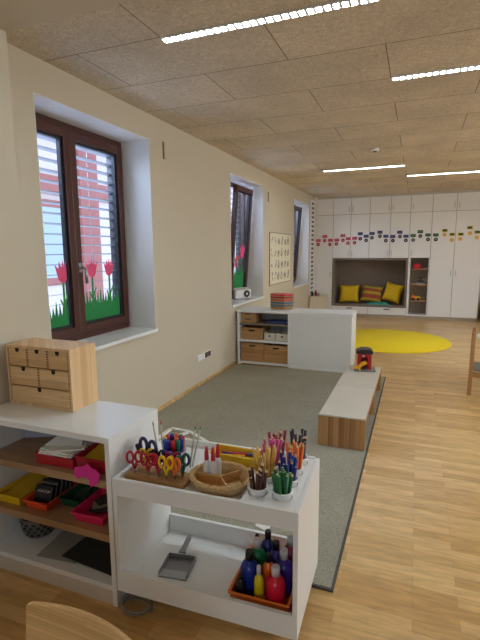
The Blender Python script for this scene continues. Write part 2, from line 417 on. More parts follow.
# ------------------------------------------------------------------ ceiling lights
LEDM = emit('led_cell', (.76, .91, 1, 1), LED)
def strip(x0, x1, y, label):
    t = thing('ceiling_light', label, 'ceiling light', ((x0+x1)/2, y, ZC), group='slim led strips in the ceiling')
    w = x1-x0
    ring_ = B(); ring_.box(-w/2, w/2, -.032, -.026, -.012, 0).box(-w/2, w/2, .026, .032, -.012, 0).box(-w/2, -w/2+.006, -.026, .026, -.012, 0).box(w/2-.006, w/2, -.026, .026, -.012, 0)
    n = int(w/.045); d = B()
    for k in range(n):
        x = -w/2+.008+(w-.016)*k/n
        d.box(x+.0095, x+(w-.016)/n-.0095, -.024, .024, -.006, -.0005)
        if k: ring_.box(x-.008, x+.008, -.026, .026, -.010, 0)
    ring_.build('housing', WHITE, t); d.build('diffuser', LEDM, t)
strip(.885, 2.115, 2.53, 'bright louvred strip light crossing the top of the photo')
strip(2.115, 3.345, 3.70, 'slim strip light at the right edge, second from the camera')
strip(.90, 2.115, 7.40, 'slim strip light in front of the white cupboards, the one nearer the window wall')
strip(2.13, 3.345, 8.45, 'slim strip light farthest back, close to the cupboard wall')
for x, y in ((4.57, 2.53), (5.8, 3.7), (4.57, 7.4), (5.8, 8.45)):  # assumed lamps out of view, continuing the ceiling strips to the right
    strip(x, x+1.23, y, 'assumed unseen slim strip light over the far right side of the room')
p = at(375, 148.5, 2, ZC)
t = thing('smoke_detector', 'small round white smoke detector on the ceiling boards', 'smoke detector', p)
B().lathe([(.05, 0), (.05, -.016), (.042, -.03), (.02, -.036)], n=24).build('housing', WHITE, t)
B().lathe([(.028, -.034), (.022, -.042)], n=16).build('sensor_cap', DARK, t)

# ------------------------------------------------------------------ carpet and rug
t = thing('carpet', 'large grey carpet with a dark bound edge in front of the windows', 'carpet', (0, 0, 0))
box('pile', (.013, 2.045, 1.935, 5.78, 0, .011), carpet_mat(), t)
EDGE = M('carpet_binding', (84, 80, 74), .9)
B().box(2.045, 2.058, 1.922, 5.78, 0, .012).box(.35, 2.045, 1.922, 1.935, 0, .012).build('binding', EDGE, t)
YRUG = M('yellow_rug_pile', (236, 204, 20), .95, noise=.08, nscale=150, bump=.3, bscale=250)
tag(B().lathe([(1.06, 0), (1.07, .006), (1.06, .014), (.02, .014)], (1.9, 8.27, 0), n=72).build('round_rug', YRUG), 'round bright yellow rug in front of the cupboards', 'rug')

# ------------------------------------------------------------------ wall fittings
HOOK = M('hook_metal', (190, 178, 150), .5)
for px, y0_, lab in ((163, 142, 'narrow vertical wall bracket after the near window'), (268, 192, 'narrow vertical wall bracket after the tilted middle window')):
    p = at(px, y0_, 0, 0)
    t = thing('wall_bracket', lab, 'wall bracket', (0, p.y, p.z-.16), group='narrow brackets between the windows')
    box('plate', (0, .010, 0, .06, 0, .16), WALL, t, bev=.002); box('slot', (.0, .014, -.012, 0, 0, .16), M('slot_brown', (136, 122, 98), .7), t)
t = thing('socket_strip', 'white socket strip with dark end sockets low on the window wall', 'socket', (0, 4.60, .31))
box('plate', (0, .012, 0, .37, 0, .075), WHITE, t, bev=.003)
for k in range(2): B().lathe([(.026, .0), (.026, .004), (.022, .004), (.02, .001)], (0, 0, 0), 18, Matrix.Translation((.012, .05+.085*k, .0375)) @ Matrix.Rotation(PI/2, 4, 'Y')).build('socket', OFFW, t)
for k in range(2): box('dark_socket', (.012, .017, .195+.085*k, .265+.085*k, .006, .069), M('socket_brown', (70, 58, 46), .5), t)
# poster
t = thing('poster', 'framed cream poster with rows of small ink drawings between the windows', 'poster', (0, 7.38, .995))
box('frame', (0, .012, 0, 1.37, 0, .915), M('poster_frame', (136, 122, 98), .6), t)
box('sheet', (.011, .015, .018, 1.352, .015, .9), M('poster_paper', (222, 214, 192), .8), t)
b = B(); rd = random.Random(5)
for r_ in range(4):
    for c_ in range(6):
        y = .10+c_*.21+rd.uniform(-.02, .02); z = .10+r_*.21
        for k in range(3):
            a = y+rd.uniform(-.04, .04); c = z+rd.uniform(-.02, .09); b.box(.0145, .0165, a, a+rd.uniform(.01, .03), c, c+rd.uniform(.02, .07))
        pts = [(.016, y+.06*math.cos(q*.6)*rd.uniform(.6, 1), z+.03+.06*math.sin(q*.6)*rd.uniform(.7, 1)) for q in range(10)]
        if c_ > 1: b.tube(pts, .004, 5, closed=True)
b.build('drawing', M('poster_ink', (96, 80, 70), .8), t)

# ------------------------------------------------------------------ cupboard wall
YC = 11.05
def handle_bm(b, x, z, h=.11):
    b.tube([(x, YC-.018, z), (x, YC-.045, z+.006), (x, YC-.045, z+h-.006), (x, YC-.018, z+h)], .006, 6)
def door(par, x0, x1, z0, z1, hx=None, hz=None, hh=.11):
    d = box('door', (x0+.004, x1-.004, YC-.019, YC, z0+.004, z1-.004), OFFW, par, bev=.002)
    if hx is not None:
        hb = B(); handle_bm(hb, hx, hz, hh); hb.build('handle', METAL, d)
def carcass(par, x0, x1, z0, z1): box('body', (x0+.001, x1-.001, YC+.001, YB-.002, z0, z1), SEAM, par)
ZD, ZN, ZP = 2.42, 1.40, .07
Xc = [.06, .446, .86, 1.29, 1.75, 2.17, 2.625, 3.11, 3.65]
ZX = 2.80
t = thing('corner_cupboard', 'tall narrow white cupboard in the corner by the window wall', 'cupboard')
carcass(t, Xc[0], Xc[1], ZP, ZX); door(t, Xc[0], Xc[1], ZD, ZX); door(t, Xc[0], Xc[1], ZP, ZD, Xc[1]-.04, .95)
t = thing('dotted_strip', 'tall white strip with a column of dark dots in the corner beside the cupboards', 'wall strip', (.002, 10.50, .52))
box('backing', (.0, .010, 0, .46, 0, 2.24), OFFW, t, bev=.002)
b = B()
for k in range(21):
    b.box(.009, .013, .12, .35, .05+.104*k, .10+.104*k)
b.build('dot', DARK, t)
for i, (a, c, lab) in enumerate(((1, 3, 'white wall cupboard above the cushion nook, the pair nearer the corner'), (3, 5, 'white wall cupboard above the cushion nook, the pair nearer the open shelves'))):
    t = thing('wall_cupboard', lab, 'cupboard', group='cupboards over the nook'); carcass(t, Xc[a], Xc[c], ZN, ZX)
    for k in (a, a+1):
        hx = Xc[a+1]+(-.04 if k == a else .04)
        door(t, Xc[k], Xc[k+1], ZD, ZX, hx, ZD+.06, .12); door(t, Xc[k], Xc[k+1], ZN, ZD, hx, ZN+.05, .12)
t = thing('open_shelf_cupboard', 'white cupboard with open taupe shelves beside the cushion nook', 'cupboard')
carcass(t, Xc[5], Xc[6], ZN, ZX); door(t, Xc[5], Xc[6], ZD, ZX, Xc[5]+.05, ZD+.06, .12); door(t, Xc[5], Xc[6], ZN, ZD, Xc[5]+.05, ZN+.05, .12)
B().box(Xc[5]+.001, Xc[5]+.045, YC-.015, YB-.002, ZP, ZN).box(Xc[6]-.02, Xc[6]-.001, YC-.015, YB-.002, ZP, ZN).box(Xc[5]+.045, Xc[6]-.02, YC-.015, YB-.002, ZP, ZP+.03).build('frame', OFFW, t)
B().box(Xc[5]+.045, Xc[6]-.02, YC+.34, YC+.36, ZP+.03, ZN).box(Xc[5]+.045, Xc[5]+.05, YC, YC+.34, ZP+.03, ZN).box(Xc[6]-.025, Xc[6]-.02, YC, YC+.34, ZP+.03, ZN).build('lining', M('lining_taupe', (172, 160, 146), .8), t)
SHZ = (.43, .80, 1.155)
for z in SHZ: box('shelf', (Xc[5]+.05, Xc[6]-.025, YC+.005, YC+.34, z-.02, z), BOXW, t)
t = thing('tall_cupboard', 'tall double door white wardrobe cupboard at the right end of the wall', 'cupboard')
carcass(t, Xc[6], Xc[8], ZP, ZX)
for k, s in ((6, -1), (7, 1)):
    door(t, Xc[k], Xc[k+1], ZD, ZX, Xc[7]+s*.045, ZD+.05, .14); door(t, Xc[k], Xc[k+1], ZP, ZD, Xc[7]+s*.05, 1.0, .12)
struct(box('trim_7', (.06, Xc[8], YC+.0, YB, ZX, ZC), M('filler_grey', (196, 188, 174), .6)))
struct(box('trim_9', (0, .06, YC-.019, YB, 0, ZC), OFFW))
struct(box('trim_8', (.06, Xc[8], YC+.04, YB, 0, ZP), M('plinth_grey', (186, 176, 160), .6)))
# cushion nook
t = thing('nook_bench', 'taupe lined seating nook with white drawers under the cushions', 'nook')
nx0, nx1 = Xc[1]+.001, Xc[5]-.001; zs = .30
B().box(nx0, nx0+.05, YC-.022, YB-.004, .25, ZN-.001).box(nx1-.05, nx1, YC-.022, YB-.004, .25, ZN).box(nx0+.05, nx1-.05, YC-.022, YB-.004, ZN-.05, ZN).box(nx0+.05, nx1-.05, YC-.022, YB-.004, .25, zs).build('frame', TAUPE, t, bev=.004)
box('back_panel', (nx0+.05, nx1-.05, YB-.09, YB-.07, zs, ZN-.05), TAUPE, t)
box('body', (nx0, nx1, YC+.001, YB-.004, ZP, .25), SEAM, t)
xm = (nx0+nx1)/2
for a, c in ((nx0, xm), (xm, nx1)):
    d = box('drawer', (a+.004, c-.004, YC-.019, YC, ZP+.003, .247), OFFW, t, bev=.002)
    box('grip', ((a+c)/2-.07, (a+c)/2+.07, YC-.024, YC-.018, .19, .215), M('grip_dark', (90, 84, 78), .5), d)
# cushions
def cushion(name, w, h, d, mat, loc, rot, label, extra=None):
    b = B(); N = 12; grid = {}
    for s in (0, 1):
        for i in range(N+1):
            for j in range(N+1):
                u = 2*i/N-1; v = 2*j/N-1
                k = ((1-u**4)*(1-v**4))**.5
                x = u*w/2*(1-.10*(1-v*v)*u*u); z = v*h/2*(1-.10*(1-u*u)*v*v)
                grid[s, i, j] = b.bm.verts.new((x, (1 if s else -1)*(d/2*k+.001), z+h/2))
        for i in range(N):
            for j in range(N):
                q = [grid[s, i, j], grid[s, i+1, j], grid[s, i+1, j+1], grid[s, i, j+1]]
                f = b.bm.faces.new(q); f.smooth = True
                if extra: f.material_index = extra(i, j, N)
    ed = [(i, 0) for i in range(N)]+[(N, j) for j in range(N)]+[(i, N) for i in range(N, 0, -1)]+[(0, j) for j in range(N, 0, -1)]
    for k in range(len(ed)):
        a, c = ed[k], ed[(k+1) % len(ed)]
        b.bm.faces.new((grid[0][a] if False else grid[(0,)+a], grid[(0,)+c], grid[(1,)+c], grid[(1,)+a]))
    o = b.build(name, mat, loc=loc, rot=rot)
    return tag(o, label, 'cushion', 'cushions in the nook')
YCU = M('mustard_cushion', (222, 182, 26), .9, noise=.15, nscale=22, bump=.3, bscale=60)
REDC = M('red_cushion', (150, 70, 52), .9, noise=.2, nscale=26)
OLV = M('olive_stripe', (176, 152, 40), .9, noise=.15, nscale=26)
cushion('cushion', .48, .45, .17, YCU, (.83, YC+.24, zs+.012), (math.radians(-20), 0, math.radians(6)), 'mustard yellow cushion leaning in the corner end of the nook')
cushion('cushion', .50, .44, .15, [REDC, OLV], (1.34, YC+.20, zs+.04), (math.radians(-28), math.radians(6), 0), 'striped red and olive cushion in the middle of the nook', lambda i, j, N: 1 if j in (0, 1, 5, 6, 9, 10, 11) else 0)
cushion('cushion', .44, .46, .17, YCU, (1.79, YC+.22, zs+.06), (math.radians(-14), math.radians(12), math.radians(-16)), 'mustard yellow cushion tilted at the shelf end of the nook')
# folded teal cloth
b = B(); N = 16; M_ = 8; rd = random.Random(9); gv = {}
for i in range(N+1):
    for j in range(M_+1):
        u = i/N; v = j/M_
        e = min(1, 6*min(u, 1-u))*min(1, 5*min(v, 1-v))
        z = .045*e+.016*math.sin(9*u+4*v)*e+.001
        gv[i, j] = (b.bm.verts.new((-.27+.54*u+.03*math.sin(5*v), -.12+.24*v+.02*math.sin(7*u), z)), b.bm.verts.new((-.27+.54*u+.03*math.sin(5*v), -.12+.24*v+.02*math.sin(7*u), 0)))
for i in range(N):
    for j in range(M_):
        for s in (0, 1):
            b.bm.faces.new([gv[i, j][s], gv[i+1, j][s], gv[i+1, j+1][s], gv[i, j+1][s]]).smooth = True
tag(b.build('folded_cloth', M('teal_cloth', (62, 150, 132), .9, noise=.15, nscale=18), loc=(1.52, YC+.1, zs+.001)), 'crumpled teal cloth lying on the nook seat between cushions', 'cloth')
# things on the open shelves
t = thing('toy_box', 'small red box on the top open shelf', 'box', (2.36, YC+.1, SHZ[2]+.0012))
box('body', (-.08, .08, -.06, .06, 0, .10), RED, t, bev=.008); box('lid', (-.085, .085, -.065, .065, .10, .118), C('dark_red_lid', 150, 20, 30), t, bev=.005)
t = thing('toy_tower', 'dark and white toy on the middle open shelf', 'toy', (2.44, YC+.1, SHZ[1]+.0012))
box('base', (-.10, .10, -.06, .06, 0, .04), C('toy_grey', 150, 148, 150), t, bev=.004); box('block', (-.07, .08, -.05, .05, .04, .09), DARK, t, bev=.006)
box('arm', (-.06, .11, -.015, .015, .14, .165), C('toy_brown', 100, 66, 48), t, bev=.004); box('post', (.0, .03, -.015, .015, .09, .14), DARK, t)
t = thing('toy_truck', 'yellow orange toy truck on the lowest open shelf', 'toy', (2.29, YC+.11, SHZ[0]+.0012))
box('cab', (-.01, .07, -.05, .05, .03, .115), ORG, t, bev=.01); box('bed', (.07, .17, -.05, .05, .03, .085), YEL, t, bev=.006)
for x in (.02, .13):
    B().lathe([(.028, -.06), (.03, -.05), (.03, .05), (.028, .06)], (0, 0, 0), 16, Matrix.Translation((x, 0, .03)) @ Matrix.Rotation(PI/2, 4, 'X')).build('wheel', DARK, t)
# paper wagons along the doors
def wagons(pts, scale, ox, oy, colname, c1, c2, word):
    m1 = M(colname+'_card', c1, .8, noise=.1, nscale=60); m2 = M(colname+'_disc', c2, .8, noise=.1, nscale=60)
    ordn = ['first', 'second', 'third', 'fourth', 'fifth', 'sixth', 'seventh', 'eighth']
    for i, (rx, ry, cx, cy) in enumerate(pts):
        p = at(ox+rx/scale, oy+ry/scale, 1, YC); q = at(ox+cx/scale, oy+cy/scale, 1, YC)
        t = thing('paper_wagon', '%s paper wagon on the cupboard doors, %s of the %s ones from the window wall' % (word, ordn[i], word), 'paper wagon', (p.x, YC-.021, p.z), group='row of paper wagons on the doors')
        box('card', (-.056, .056, -.003, .001, -.034, .034), m1, t)
        B().lathe([(.042, 0), (.042, .003)], (0, 0, 0), 18, Matrix.Translation((q.x-p.x, 0.0, q.z-p.z)) @ Matrix.Rotation(PI/2, 4, 'X')).build('wheel', m2, t)
        B().lathe([(.015, 0), (.015, .001)], (0, 0, 0), 10, Matrix.Translation((q.x-p.x, -.0032, q.z-p.z)) @ Matrix.Rotation(PI/2, 4, 'X')).build('hub', M('paper_hub', (190, 170, 160), .8), t)
        if colname == 'yellow': box('picture', (-.045, .045, -.005, -.003, -.02, .03), M('wagon_green', (66, 92, 40), .8), t)
        else: box('picture', (-.042, .042, -.005, -.003, -.006, .010), M(colname+'_picture', tuple(int(v*.62+70) for v in c1), .8), t)
wagons([(82, 150, 80, 187), (145, 110, 142, 150), (197, 147, 192, 187), (258, 145, 256, 182), (318, 102, 318, 147), (368, 132, 365, 175), (430, 128, 428, 170)], 9.6, 310, 225, 'red', (196, 70, 92), (176, 34, 66), 'red')
wagons([(43, 110, 43, 150), (90, 130, 90, 163), (138, 108, 136, 142), (200, 98, 200, 130), (247, 130, 247, 165), (303, 132, 303, 165), (358, 98, 360, 132), (408, 130, 407, 163)], 8, 355, 220, 'blue', (52, 62, 118), (34, 36, 70), 'blue')
wagons([(52, 100, 52, 128), (98, 75, 98, 103), (147, 96, 147, 125), (197, 96, 197, 125)], 6.4, 405, 220, 'green', (44, 92, 62), (40, 62, 48), 'green')
wagons([(255, 68, 253, 95), (302, 93, 300, 127), (357, 92, 353, 121), (415, 50, 415, 85), (463, 78, 460, 112)], 6.4, 405, 220, 'yellow', (226, 186, 40), (232, 178, 44), 'yellow')
# low cabinet in the far corner, with small clutter
t = thing('low_cabinet', 'low cream cabinet in the far corner under the last window', 'cabinet', (.02, 10.45, 0))
box('body', (0, .36, 0, .5, 0, .50), CREAM, t, bev=.004); box('top', (-.0, .375, -.015, .5, .50, .52), CREAM, t, bev=.003)
box('drawer', (.012, .348, -.012, 0, .28, .485), CREAM, t, bev=.003)
for dx, dy, col, hh, lab in ((.05, .10, DARK, .10, 'small dark bottle on the far corner cabinet'), (.12, .16, RED, .13, 'small red bottle on the far corner cabinet'), (.19, .12, C('grey_clutter', 150, 150, 148), .08, 'small grey pot on the far corner cabinet')):
    t = thing('small_bottle', lab, 'bottle', (.02+dx, 10.45+dy, .5205)); B().lathe([(.03, 0), (.032, hh*.6), (.014, hh*.8)], n=14).build('body', col, t); B().lathe([(.016, hh*.8), (.016, hh)], n=12).build('cap', DARK, t)
# wooden crate peeking out past the cupboard end
t = thing('wooden_crate', 'brown wooden crate on the floor past the cupboard end', 'crate', (3.72, 10.95, 0))
box('body', (0, .36, 0, .4, .03, .42), CHAIRD, t, bev=.006); box('foot', (.02, .34, .02, .38, 0, .03), DARK, t)
box('lid', (-.0, .36, 0, .4, .42, .47), C('crate_red', 150, 60, 40), t, bev=.005)

# ------------------------------------------------------------------ room divider shelf
YD = 5.80; DX0, DXM, DX1, DD, DH = .035, .80, 1.615, .44, .78
t = thing('divider_shelf', 'low white room divider with open crate shelves beside a closed panel', 'shelf unit', (0, YD, 0))
box('top', (DX0-.012, DX1+.01, -.008, DD, DH-.03, DH), WHITE, t, bev=.003)
box('side_panel', (DX0, DX0+.03, 0, DD, 0, DH-.03), WHITE, t, bev=.002)
box('side_panel', (DXM-.03, DXM, 0, DD, 0, DH-.03), WHITE, t, bev=.002)
box('closed_panel', (DXM+.001, DX1, 0, DD, .05, DH-.03), M('divider_panel_grey', (224, 225, 224), .45), t, bev=.003)
box('plinth', (DXM+.001, DX1-.01, .006, DD-.01, 0, .05), WHITE, t)
box('back_panel', (DX0+.03, DXM-.03, DD-.02, DD-.005, .02, DH-.03), M('divider_back', (176, 174, 174), .6), t)
box('bottom_board', (DX0+.03, DXM-.03, .005, DD-.02, .02, .05), WHITE, t)
box('shelf', (DX0+.03, DXM-.03, .0, DD-.02, .335, .36), WHITE, t, bev=.002)
box('shelf', (DX0+.03, DXM-.03, .02, DD-.02, .575, .595), M('taupe_shelf', (140, 122, 104), .7), t, bev=.002)
def crate(name, x0, x1, y0, y1, z0, z1, mat, label, group=None, hole=.09, plain=False):
    t = thing(name, label, 'box', ((x0+x1)/2, y0, z0), group=group); w = (x1-x0)/2; d = y1-y0; h_ = z1-z0
    B().box(-w, w, 0, .012, 0, h_).box(-w, w, d-.012, d, 0, h_).box(-w, -w+.012, .012, d-.012, 0, h_).box(w-.012, w, .012, d-.012, 0, h_).box(-w+.012, w-.012, .012, d-.012, 0, .01).build('body', mat, t, bev=.002)
    box('grip_hole', (-hole/2, hole/2, -.002, .003, h_-.05, h_-.03), BLACKHOLE, t)
    return t
crate('wooden_crate', .085, .42, YD+.02, YD+.40, .0535, .315, BOXW, 'wooden crate on the divider floor, the one by the wall', 'wooden crates in the divider')
crate('wooden_crate', .428, .765, YD+.02, YD+.40, .0535, .30, BOXW, 'wooden crate on the divider floor, the one by the closed panel', 'wooden crates in the divider')
crate('wooden_crate', .075, .40, YD+.03, YD+.40, .3635, .53, BOXW, 'wooden crate on the middle divider shelf', 'wooden crates in the divider')
t = thing('drawer_box', 'small wooden two drawer box on the top divider shelf', 'box', (.18, YD+.05, .5965))
box('body', (-.11, .11, 0, .25, 0, .15), BOXW, t, bev=.002)
for z in (.006, .078):
    d = box('drawer', (-.10, .10, -.006, 0, z, z+.066), BOXW, t, bev=.002); box('notch', (-.045, .045, -.009, -.005, z+.04, z+.054), C('notch_blue', 46, 56, 90), d)
WBX = C('white_box', 206, 200, 188)
for x0, x1, lab in ((.42, .575, 'small white storage box beside the middle crate'), (.585, .765, 'small white storage box against the closed panel')):
    crate('storage_box', x0, x1, YD+.05, YD+.30, .3635, .465, WBX, lab, 'white storage boxes in the divider', hole=.03)
t = thing('book_stack', 'flat dark blue folders lying on the top divider shelf', 'folder', (.57, YD+.2, .5965))
box('cover', (-.17, .15, -.12, .12, 0, .016), C('folder_navy', 40, 56, 110), t, bev=.002); box('pages', (-.12, .18, -.11, .1, .016, .03), C('folder_blue', 60, 80, 140), t, bev=.002)
# striped box on the divider
t = thing('striped_box', 'wooden box with red lid and coloured stripes on the room divider', 'box', (.60, YD+.30, DH+.001), rz=0)
oct_ = [(.17*math.cos(PI/8+k*PI/4), .12*math.sin(PI/8+k*PI/4)) for k in range(8)]
B().prism([(x*.98, y*.98) for x, y in oct_], .19).build('body', BOXW, t, bev=.003)
B().prism(oct_, .025, Matrix.Translation((0, 0, .19))).build('lid', C('lid_red', 196, 50, 60), t, bev=.004)
for z, c in ((.155, (150, 60, 40)), (.118, (190, 80, 70)), (.08, (50, 110, 130)), (.042, (80, 110, 120))):
    B().prism([(x*1.0+.0, y*1.0) for x, y in oct_ if True], .026, Matrix.Translation((.0, 0, z))).build('stripe', C('stripe_%d_%d' % (c[0], c[1]), *c), t)
# radio on the middle sill
t = thing('radio', 'white radio with a round black speaker on the middle window sill', 'radio', (-.17, 6.50, ZS+.001), rz=math.radians(55))
box('body', (-.15, .15, -.06, .06, .008, .155), C('radio_white', 226, 224, 216, .4), t, bev=.02, )
B().lathe([(.052, 0), (.056, .008), (.046, .012), (.02, .004)], (0, 0, 0), 24, Matrix.Translation((.06, -.058, .082)) @ Matrix.Rotation(PI/2, 4, 'X')).build('speaker', DARK, t)
B().lathe([(.014, .0), (.014, .014)], (0, 0, 0), 14, Matrix.Translation((.06, -.058, .082)) @ Matrix.Rotation(PI/2, 4, 'X')).build('speaker_cone', METAL, t)
for x in (-.11, .11): box('foot', (x-.02, x+.02, -.04, .04, 0, .008), DARK, t)
b = B(); b.tube([(-.13, 0, .15), (-.13, 0, .17), (.13, 0, .17), (.13, 0, .15)], .006, 6); b.build('handle', OFFW, t)

# ------------------------------------------------------------------ felt topped benches
def bench(y0, y1, label):
    t = thing('low_bench', label, 'bench', (1.66, y0, .0115), group='low benches along the carpet'); w, d, h_ = .375, y1-y0, .252
    box('end_panel', (0, w, 0, .03, 0, h_), BENCHW, t, bev=.002)
    box('end_panel', (0, w, d-.03, d, 0, h_), BENCHW, t, bev=.002)
    box('seat_board', (.0, w, .03, d-.03, h_-.03, h_), BENCHW, t, bev=.002)
    box('felt_top', (.002, w-.002, .002, d-.002, h_, h_+.012), FELT, t, bev=.005)
bench(3.50, 4.372, 'low wooden bench with a pale felt top, the one nearer the trolley')
bench(4.376, 5.20, 'low wooden bench with a pale felt top, the one carrying the toy house')
# toy house with slide
bz = .011+.264
t = thing('toy_house', 'red toy house with black roof and yellow slide on the bench', 'toy house', (1.86, 5.03, bz+.002), rz=math.radians(8))
box('base', (-.11, .12, -.10, .09, 0, .018), C('toy_base_grey', 126, 124, 118), t, bev=.006)
b = B(); b.box(-.075, -.035, -.05, .06, .018, .20).box(.035, .075, -.05, .06, .018, .20).box(-.035, .035, -.05, -.035, .15, .20).box(-.035, .035, .045, .06, .018, .20).box(-.035, .035, -.05, -.02, .08, .095)
b.build('walls', C('toy_house_red', 168, 22, 34), t, bev=.003)
B().prism([(-.092, .195), (.092, .195), (.085, .225), (.04, .245), (-.04, .245), (-.085, .225)], .15, Matrix.Translation((0, .075, 0)) @ Matrix(((1, 0, 0, 0), (0, 0, -1, 0), (0, 1, 0, 0), (0, 0, 0, 1)))).build('roof', C('toy_roof', 40, 28, 32), t, bev=.004)
b = B(); b.prism([(-.03, .105), (.0, .115), (.03, .10), (-.06, .035), (-.12, .03), (-.12, .045), (-.07, .055)][::-1], .05, Matrix.Translation((0, -.06, 0)) @ Matrix(((1, 0, 0, 0), (0, 0, -1, 0), (0, 1, 0, 0), (0, 0, 0, 1))))
b.box(-.055, -.04, -.10, -.085, .015, .05).build('slide', C('toy_slide', 240, 170, 20), t, bev=.002)
B().ball((-.012, -.052, .165), .012).build('figure_head', C('toy_head', 232, 214, 196), t)

# ------------------------------------------------------------------ open shelf in front
SX0, SX1, SY0, SY1, SH = .345, 1.160, 1.487, 1.882, .81
t = thing('front_shelf', 'white open shelf unit with brown boards under the wooden chest', 'shelf unit', (0, SY0, 0)); D = SY1-SY0
box('top', (SX0, SX1, 0, D, SH-.028, SH), WHITE, t, bev=.002)
for x0, ww in ((SX0, .05), (SX1-.025, .025)): box('side_panel', (x0, x0+ww, 0, D, 0, SH-.028), WHITE, t, bev=.0015)
box('back_panel', (SX0+.025, SX1-.025, D-.012, D, .07, SH-.028), WHITE, t)
box('bottom_board', (SX0+.025, SX1-.025, .002, D-.012, .075, .10), WHITE, t); box('plinth', (SX0+.025, SX1-.025, .004, .02, 0, .075), M('plinth_cream', (206, 196, 180), .6), t)
SZ = (.10, .34, .60); EPS = .0012
for z in SZ[1:]: box('shelf', (SX0+.05, SX1-.025, .012, D-.012, z-.035, z), SHELFW, t, bev=.002)

def chest():
    w, d, h_ = .42, .192, .318
    t = thing('mini_chest', 'small pine chest of six drawers standing on the white shelf', 'chest of drawers', (.374, 1.688, SH+.0005)); tk = .012
    B().box(0, w, 0, d, h_-tk, h_).box(0, w, 0, d, 0, tk).box(0, tk, 0, d, tk, h_-tk).box(w-tk, w, 0, d, tk, h_-tk).box(tk, w-tk, d-.006, d, tk, h_-tk).box(tk, w-tk, .02, d-.006, .104, .108).box(tk, w-tk, .02, d-.006, .206, .210).build('body', PINE, t, bev=.0015)
    rows = ((.014, .103, 1), (.109, .205, 2), (.211, h_-tk-.002, 3))
    for z0, z1, n in rows:
        ww = (w-2*tk)/n
        for k in range(n):
            x0 = tk+k*ww+.0015; x1 = tk+(k+1)*ww-.0015
            dr = box('drawer', (x0, x1, .002, d-.02, z0, z1), PINEX, t, bev=.001)
            cx = (x0+x1)/2
            B().prism([(cx-.011, z1+.0005), (cx-.011, z1-.014), (cx-.006, z1-.021), (cx+.006, z1-.021), (cx+.011, z1-.014), (cx+.011, z1+.0005)][::-1], .003, Matrix.Translation((0, .0025, 0)) @ Matrix(((1, 0, 0, 0), (0, 0, -1, 0), (0, 1, 0, 0), (0, 0, 0, 1)))).build('notch', BLACKHOLE, dr)
            b = B(); q = int((z1-z0)/.013)
            for i in range(q):
                z = z0+(i+.5)*(z1-z0)/q
                for xa, xb in ((x0, x0+.005), (x1-.005, x1)): b.box(xa, xb, .0008, .0028, z-.003, z+.003)
            b.build('dovetail_joint', M('dovetail_dark', (120, 82, 48), .7), dr)
chest()

# ------------------------------------------------------------------ shelf contents
def tray(name, cx, cy, z, w, d, h_, mat, label, rz=0, group='plastic trays on the front shelf', flare=.012):
    t = thing(name, label, 'tray', (cx, cy, z+EPS), rz=rz, group=group or None); tk = .004
    b = B(); o = [(-w/2+flare, -d/2+flare), (w/2-flare, -d/2+flare), (w/2-flare, d/2-flare), (-w/2+flare, d/2-flare)]
    O = [(-w/2, -d/2), (w/2, -d/2), (w/2, d/2), (-w/2, d/2)]
    def ringv(pts, zz, ins): return [b.bm.verts.new((x-math.copysign(ins, x), y-math.copysign(ins, y), zz)) for x, y in pts]
    r = [ringv(o, 0, 0), ringv(O, h_, 0), ringv([(x*1.0, y) for x, y in O], h_, tk), ringv(o, .005, tk)]
    for a, c in zip(r, r[1:]):
        for i in range(4): b.bm.faces.new((a[i], a[(i+1) % 4], c[(i+1) % 4], c[i]))
    b.bm.faces.new(r[0][::-1]); b.bm.faces.new(r[-1])
    b.build('body', mat, t, bev=.003)
    bb = B(); e = .006
    bb.box(-w/2-e, w/2+e, -d/2-e, -d/2+.002, h_-.006, h_+.001).box(-w/2-e, w/2+e, d/2-.002, d/2+e, h_-.006, h_+.001).box(-w/2-e, -w/2+.002, -d/2+.002, d/2-.002, h_-.006, h_+.001).box(w/2-.002, w/2+e, -d/2+.002, d/2-.002, h_-.006, h_+.001)
    bb.build('rim', mat, t, bev=.002)
    return t
CRIM = C('crimson_tray', 172, 22, 40); MAG = C('magenta_card', 214, 40, 140, .7)
tray('letter_tray', .80, 1.69, SZ[2], .22, .32, .05, CRIM, 'crimson tray piled with white paper on the top shelf board', rz=.03, flare=.003)
tray('letter_tray', 1.022, 1.70, SZ[2], .205, .31, .065, CRIM, 'crimson tray holding a yellow sheet next to the side panel', flare=.003)
PAPER = C('paper_white', 238, 236, 230, .8)
def sheet(name, pts, z, t_, mat, label, cat='paper', group=None, tilt=0, loc=(0, 0, 0), rz=0):
    o = B().prism(pts, t_).build(name, mat, loc=(loc[0], loc[1], z), rot=(tilt, 0, rz)); return tag(o, label, cat, group)
for k in range(5):
    s = .094-.003*k
    sheet('paper_sheet', [(-s, -.14), (s, -.14), (s, .14), (-s, .14)], SZ[2]+.054+.0065*k, .005, PAPER, ['lowest white sheet of the stack in the crimson tray', 'second white sheet up in the crimson tray', 'third white sheet up in the crimson tray', 'white sheet under the folded one in the crimson tray', 'topmost white sheet lying skew over the crimson tray'][k], group='white sheets in the crimson tray', loc=(.80+.012*(k % 2), 1.67, 0), rz=(.06, -.1, .14, -.05, .5)[k])
P0, P1, P2 = Vector((.735, 1.55, .69)), Vector((.912, 1.60, .692)), Vector((.80, 1.78, .768)); dn = Vector((0, .004, -.004))
b = B(); v = [b.bm.verts.new(q) for q in (P0, P1, P2, P0+dn, P1+dn, P2+dn)]
for f in ((0, 1, 2), (5, 4, 3), (0, 3, 4, 1), (1, 4, 5, 2), (2, 5, 3, 0)): b.bm.faces.new([v[i] for i in f])
tag(b.build('folded_paper', PAPER), 'white paper folded to a point on top of the crimson tray stack', 'paper')
sheet('paper_sheet', [(-.09, -.14), (.09, -.14), (.09, .14), (-.09, .14)], SZ[2]+.013, .012, PAPER, 'white sheet under the yellow one in the crimson tray', loc=(1.027, 1.70, 0), tilt=.02)
